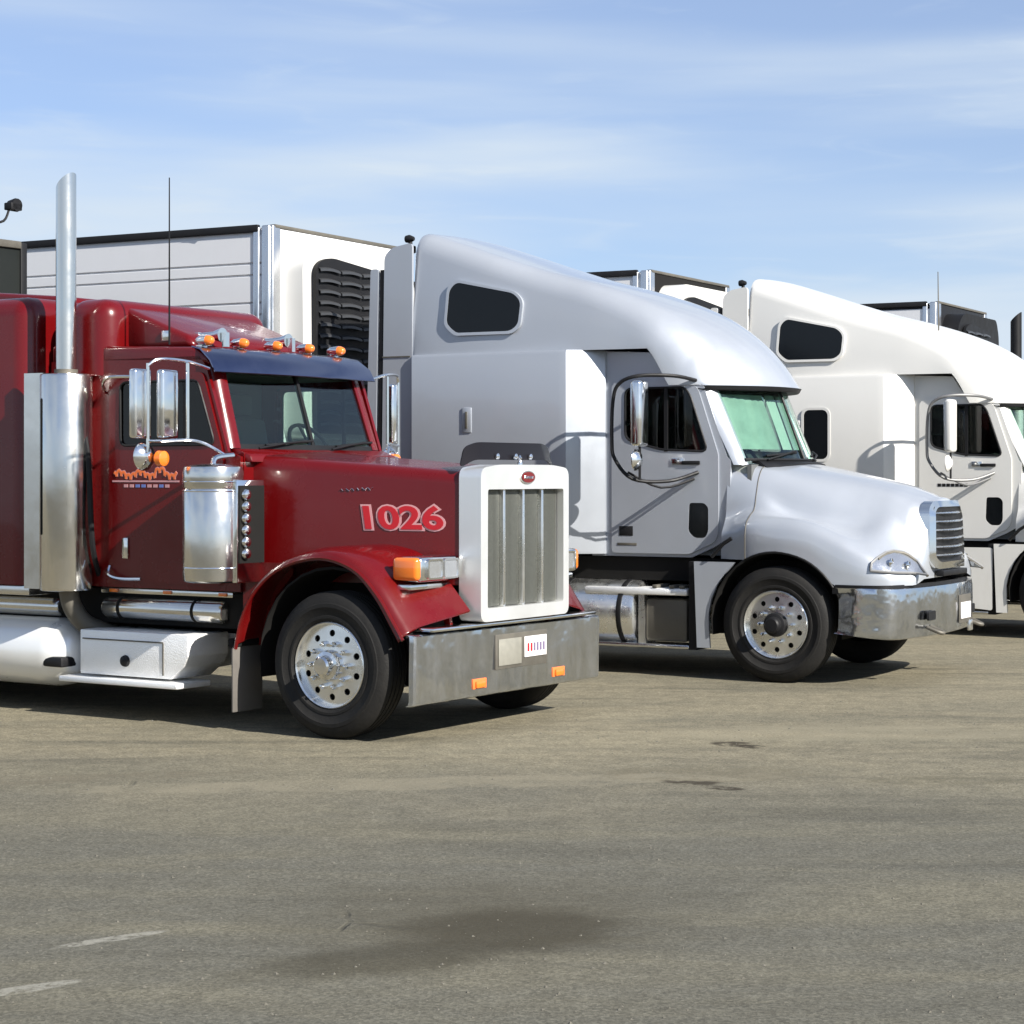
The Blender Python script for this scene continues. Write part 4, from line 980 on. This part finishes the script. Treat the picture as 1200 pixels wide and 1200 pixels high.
    # ---- west-coast mirrors
    def mirror(Yf, s):
        bm = bmesh.new()
        tube(bm, curve([(-1.28, Yf(.22), 2.62), (-1.30, Yf(.02), 2.66), (-1.36, Yf(-.22), 2.67), (-1.40, Yf(-.30), 2.62)], 4), .013, 8)
        tube(bm, [(-1.40, Yf(-.30), 2.64), (-1.40, Yf(-.30), 2.0)], .012, 8)
        tube(bm, [(-1.29, Yf(.0), 2.65), (-1.29, Yf(.0), 2.09)], .013, 8)
        tube(bm, curve([(-1.12, Yf(.24), 1.97), (-1.2, Yf(.1), 2.06), (-1.28, Yf(.0), 2.09), (-1.36, Yf(-.2), 2.08), (-1.40, Yf(-.30), 2.08)], 4), .013, 8)
        br = finish(bm, 'mirror_bracket', M_chrome, t)
        for x, y in (((-1.46, -.30), (-1.38, -.10)) if s == 1 else ((-1.42, -.24),)):
            bm = bmesh.new(); box(bm, x-.035, x+.035, *sorted((Yf(y-(.105 if s == 1 else .05)), Yf(y+(.075 if s == 1 else .04)))), 2.10, 2.60, .022, 3); finish(bm, 'mirror_head', M_chrome, br)
        bm = bmesh.new(); lathe(bm, [(.02, .055), (.07, .04), (.105, .0), (.105, -.012)], (-1.46, Yf(-.27), 1.97), 'x', 22); finish(bm, 'convex_mirror', M_chrome, br)
        bm = bmesh.new(); lathe(bm, [(.03, .04), (.055, .025), (.06, -.02), (.05, -.035)], (-1.36, Yf(-.20), 1.955), 'x', 16); finish(bm, 'turn_lamp', M_amber, br)
    both(mirror)
    # ---- toolbox step, tanks, pipe under the door
    def low(Yf, s):
        bm = bmesh.new(); prism(bm, [(-2.47, .325), (-1.55, .325), (-1.42, .42), (-1.38, .50), (-1.38, .66), (-2.47, .66)], *sorted((Yf(.10), Yf(.55))), .008); tb = finish(bm, 'toolbox', M_tboxw, t)
        bx('toolbox_lid_seam', M_iron, tb, -2.44, -1.62, *sorted((Yf(.093), Yf(.10))), .588, .598)
        bx('toolbox_seam', M_iron, tb, -1.625, -1.615, *sorted((Yf(.093), Yf(.10))), .35, .588)
        bm = bmesh.new(); lathe(bm, [(.045, 0), (.04, -s*.02), (.012, -s*.03)], (-2.0, Yf(.10), .44), 'y', 16); finish(bm, 'toolbox_lock', M_black, tb)
        bx('step_board', M_tboxw, t, -2.62, -1.42, *sorted((Yf(.02), Yf(.40))), .262, .305, bev=.01)
        bm = bmesh.new(); cyl(bm, (-2.42, Yf(.34), .82), .085, 1.22, 'x', 28, .03); pp = finish(bm, 'air_tank', M_stain, t)
        for x in (-2.25, -1.5): bm = bmesh.new(); cyl(bm, (x, Yf(.34), .82), .089, .03, 'x', 28, .004); finish(bm, 'strap', M_dark, pp)
        bm = bmesh.new(); lathe(bm, [(.08, 0), (.18, -.05), (.245, -.15), (.265, -.26), (.265, -2.6), (.2, -2.75)], (-2.60, Yf(.30), .455), 'x', 40); fuel = finish(bm, 'fuel_tank', mat('white painted tank', (.82, .82, .80), .3, .35, .4, var=.04), t)
        bx('tank_bracket', M_black, fuel, -2.83, -2.62, *sorted((Yf(.05), Yf(.42))), .36, .44, bev=.02)
        bm = bmesh.new(); cyl(bm, (-5.0, Yf(.36), .80), .075, 2.1, 'x', 28, .03); finish(bm, 'side_pipe', M_stain, t)
    both(low)
    return t

# ================================================================ refrigerated trailer
def reefer_trailer(label, loc, group, length=12.5, housing=None, header=False):
    """local x=0 at the front wall, running back to -x; y from 0 (near wall) to 2.55"""
    global OFF
    OFF = 1.275
    t = root('refrigerated_trailer', label, 'trailer', loc[:3], loc[3], group)
    Z0, Z1, Wd = 1.15, 4.36, 2.55
    bx('cargo_box', housing or M_trailer, t, -length, -.06, .03, Wd-.03, Z0+.1, Z1-.03)
    # side sheets between horizontal seams
    zs = [Z0+.1, 1.55, 1.85, 1.97, 2.25, 2.37, 2.65, 2.77, 3.05, 3.17, 3.45, 3.57, 3.85, 3.97, 4.26]
    for a, b in zip(zs, zs[1:]):
        for y in (.012, Wd-.03): bx('side_sheet', M_trailer, t, -length+.1, -.10, y, y+.018, a+.010, b-.010, bev=.004, seg=1)
    M_post = mat('extruded aluminium post', (.62, .63, .64), .25, .95, var=.05, dirt=.1)
    for y in (-.005, Wd-.075):
        bx('corner_post', M_post, t, -.12, -.02, y, y+.08, Z0, Z1-.01, bev=.02, seg=3)
        bx('corner_post', M_post, t, -.23, -.15, y+.003, y+.06, Z0, Z1-.02, bev=.02, seg=3)
        bx('bottom_rail', M_post, t, -length, -.02, y+.005, y+.06, Z0-.03, Z0+.1, bev=.01)
    bx('front_post_cover', M_post, t, -.03, .01, .02, .16, Z0, Z1-.01, bev=.015, seg=3)
    bx('front_post_cover', M_post, t, -.03, .01, Wd-.16, Wd-.02, Z0, Z1-.01, bev=.015, seg=3)
    for y in (-.012, Wd-.045): bx('top_rail', M_black, t, -length, -.16, y, y+.055, Z1-.075, Z1, bev=.01)
    bx('front_header', M_dark if header else (housing or M_trailer), t, -.05, -.0, .1, Wd-.1, Z0, Z1-.035, bev=.01)
    bx('header_rail', M_iron, t, -.06, .015, .06, Wd-.06, Z1-.035, Z1+.0, bev=.008)
    # ragged black strip under the top rail near the front
    bm = bmesh.new(); rnd = random.Random(2); top = [(-1.05+.09*k, Z1-.07) for k in range(11)]; bot = [(-.15-.09*k, Z1-.07-.11*sin(pi*min(1, (k+1.5)/10))*(.8+.4*rnd.random())) for k in range(10)]
    plate(bm, top+bot, [], sideplane(-.014), .012); finish(bm, 'ragged_top_strip', M_black, t)
    # refrigeration unit: white housing, black louvred front with rounded shoulders
    bm = bmesh.new(); pts = rpoly([(.22, 2.2), (2.33, 2.2), (2.33, 3.94), (2.10, 4.20), (.40, 4.20), (.20, 4.0)], .12, 5)
    plate(bm, pts, [], lambda u, v, d: (.30-d-.05*abs((u-1.275)/1.05)**3, u, v), .30); ru = finish(bm, 'cooling_unit', housing or M_white, t, smooth=40)
    pts = rpoly([(.34, 2.26), (1.95, 2.26), (1.95, 3.60), (1.62, 3.98), (.60, 4.06), (.34, 3.98)], .12, 5)
    bm = bmesh.new(); plate(bm, pts, [], lambda u, v, d: (.315-d, u, v), .04); finish(bm, 'louvre_back', M_black, ru)
    for c0, c1 in ((.38, .74), (.77, 1.14), (1.17, 1.53), (1.56, 1.91)):
        for k in range(15):
            z = 2.34+k*.112
            if z > 3.95 or (c0 > 1.5 and z > 3.55): continue
            bm = bmesh.new(); g = []
            for i in range(7):
                y = c0+(c1-c0)*i/6; z_ = z+.014*sin(pi*i/6); g.append([(.318, y, z_+.03), (.345, y, z_+.015), (.350, y, z_-.01)])
            solid(bm, g, (-.008, 0, 0)); finish(bm, 'louvre', mat('louvre plastic', (.035, .036, .038), .4), ru)
    # running gear
    for y in (.75, 1.7): bx('frame_rail', M_dark, t, -length, -.3, y, y+.1, Z0-.30, Z0-.03)
    for y in (.35, 2.10): bx('landing_leg', M_dark, t, -2.5, -2.36, y, y+.12, .12, Z0-.05, bev=.01); bx('landing_foot', M_dark, t, -2.58, -2.28, y-.06, y+.18, 0.003, .12, bev=.01)
    for x in (-length+1.2, -length+2.5):
        for y0, s in ((.03, 1), (2.52, -1)):
            wheel(t, x, y0, s=s, simple=True)
        bm = bmesh.new(); cyl(bm, (x, .2, .515), .08, 2.15, 'y', 16); finish(bm, 'axle', M_dark, t)
    OFF = 1.22
    return t

def place(nx, ny, deg, lat=0, fwd=0, half=1.22):
    """near front-tyre point + offsets along the truck -> location of the axis"""
    a = R(deg); c, s = cos(a), sin(a); l = lat+half
    return (nx+fwd*c+l*s, ny-fwd*s+l*c, 0, -a)
TR = {'red': (-1.278, 14.2, 33), 'silver': (2.316, 18.05, 29), 'white': (6.12, 22.72, 29), 'far': (10.35, 27.45, 29)}
GRP = 'tractors parked in a staggered row'
classic_tractor('dark red square nosed tractor numbered 1026 with chrome bumper, nearest the camera', place(*TR['red']), M_red, M_red, GRP)
aero_tractor('silver long nosed sleeper tractor parked between the red tractor and the white one', place(*TR['silver']), M_silver, GRP)
aero_tractor('white sleeper tractor parked behind the silver tractor, cut off by the right edge', place(*TR['white']), M_white, GRP, white=True)
OFF = 1.22
classic_tractor('farthest dark red tractor, only its dark stack showing over the white cab', place(9.42, 27.8, 29), M_red, M_red, GRP, stack_mat=M_black)
TG = 'white refrigerated trailers behind the tractors'
def tplace(k, fwd, lat=-.06): a = TR[k]; return place(a[0], a[1], a[2], lat, fwd, 1.275)
reefer_trailer('white refrigerated trailer with horizontal seams coupled behind the silver tractor', tplace('silver', -5.36, -.10), TG)
reefer_trailer('refrigerated trailer coupled behind the white tractor, its dark top peeking over the silver roof', tplace('white', -5.05, -.05), TG, header=True)
reefer_trailer('farthest refrigerated trailer with black cooling unit, its top showing over the white tractor roof', tplace('far', -4.75, -.05), TG, housing=M_black)

def dark_trailer(loc):
    global OFF
    OFF = 1.275
    t = root('box_trailer', 'dark box trailer behind the red tractor with a lamp on an arm at its top', 'trailer', loc[:3], loc[3])
    bx('cargo_box', M_bk_tr, t, -12, -.02, .02, 2.53, 1.2, 3.98, bev=.02)
    for y in (.0, 2.47): bx('corner_post', M_black, t, -.09, 0, y, y+.08, 1.15, 4.02, bev=.01)
    bx('header_rail', M_iron, t, -.08, .01, .08, 2.47, 3.96, 4.03, bev=.01)
    for y in (.75, 1.7): bx('frame_rail', M_dark, t, -12, -.3, y, y+.1, .9, 1.2)
    for x in (-10.8, -9.5):
        for y0, s in ((.03, 1), (2.52, -1)): wheel(t, x, y0, s=s, simple=True)
        bm = bmesh.new(); cyl(bm, (x, .2, .515), .08, 2.15, 'y', 16); finish(bm, 'axle', M_dark, t)
    bm = bmesh.new(); tube(bm, curve([(.0, 1.6, 4.0), (.0, 1.75, 4.16), (.0, 2.05, 4.17), (.0, 2.25, 4.20), (.0, 2.32, 4.32)], 4), .012, 6); arm = finish(bm, 'lamp_arm', M_black, t)
    bm = bmesh.new(); lathe(bm, [(.02, -.07), (.05, -.05), (.065, .03), (.06, .05)], (.0, 2.38, 4.36), 'x', 14); box(bm, -.05, .05, 2.30, 2.44, 4.31, 4.38, .01); finish(bm, 'work_lamp', M_black, arm)
    OFF = 1.22
dark_trailer(place(*TR['red'], lat=-.05, fwd=-5.55, half=1.275))
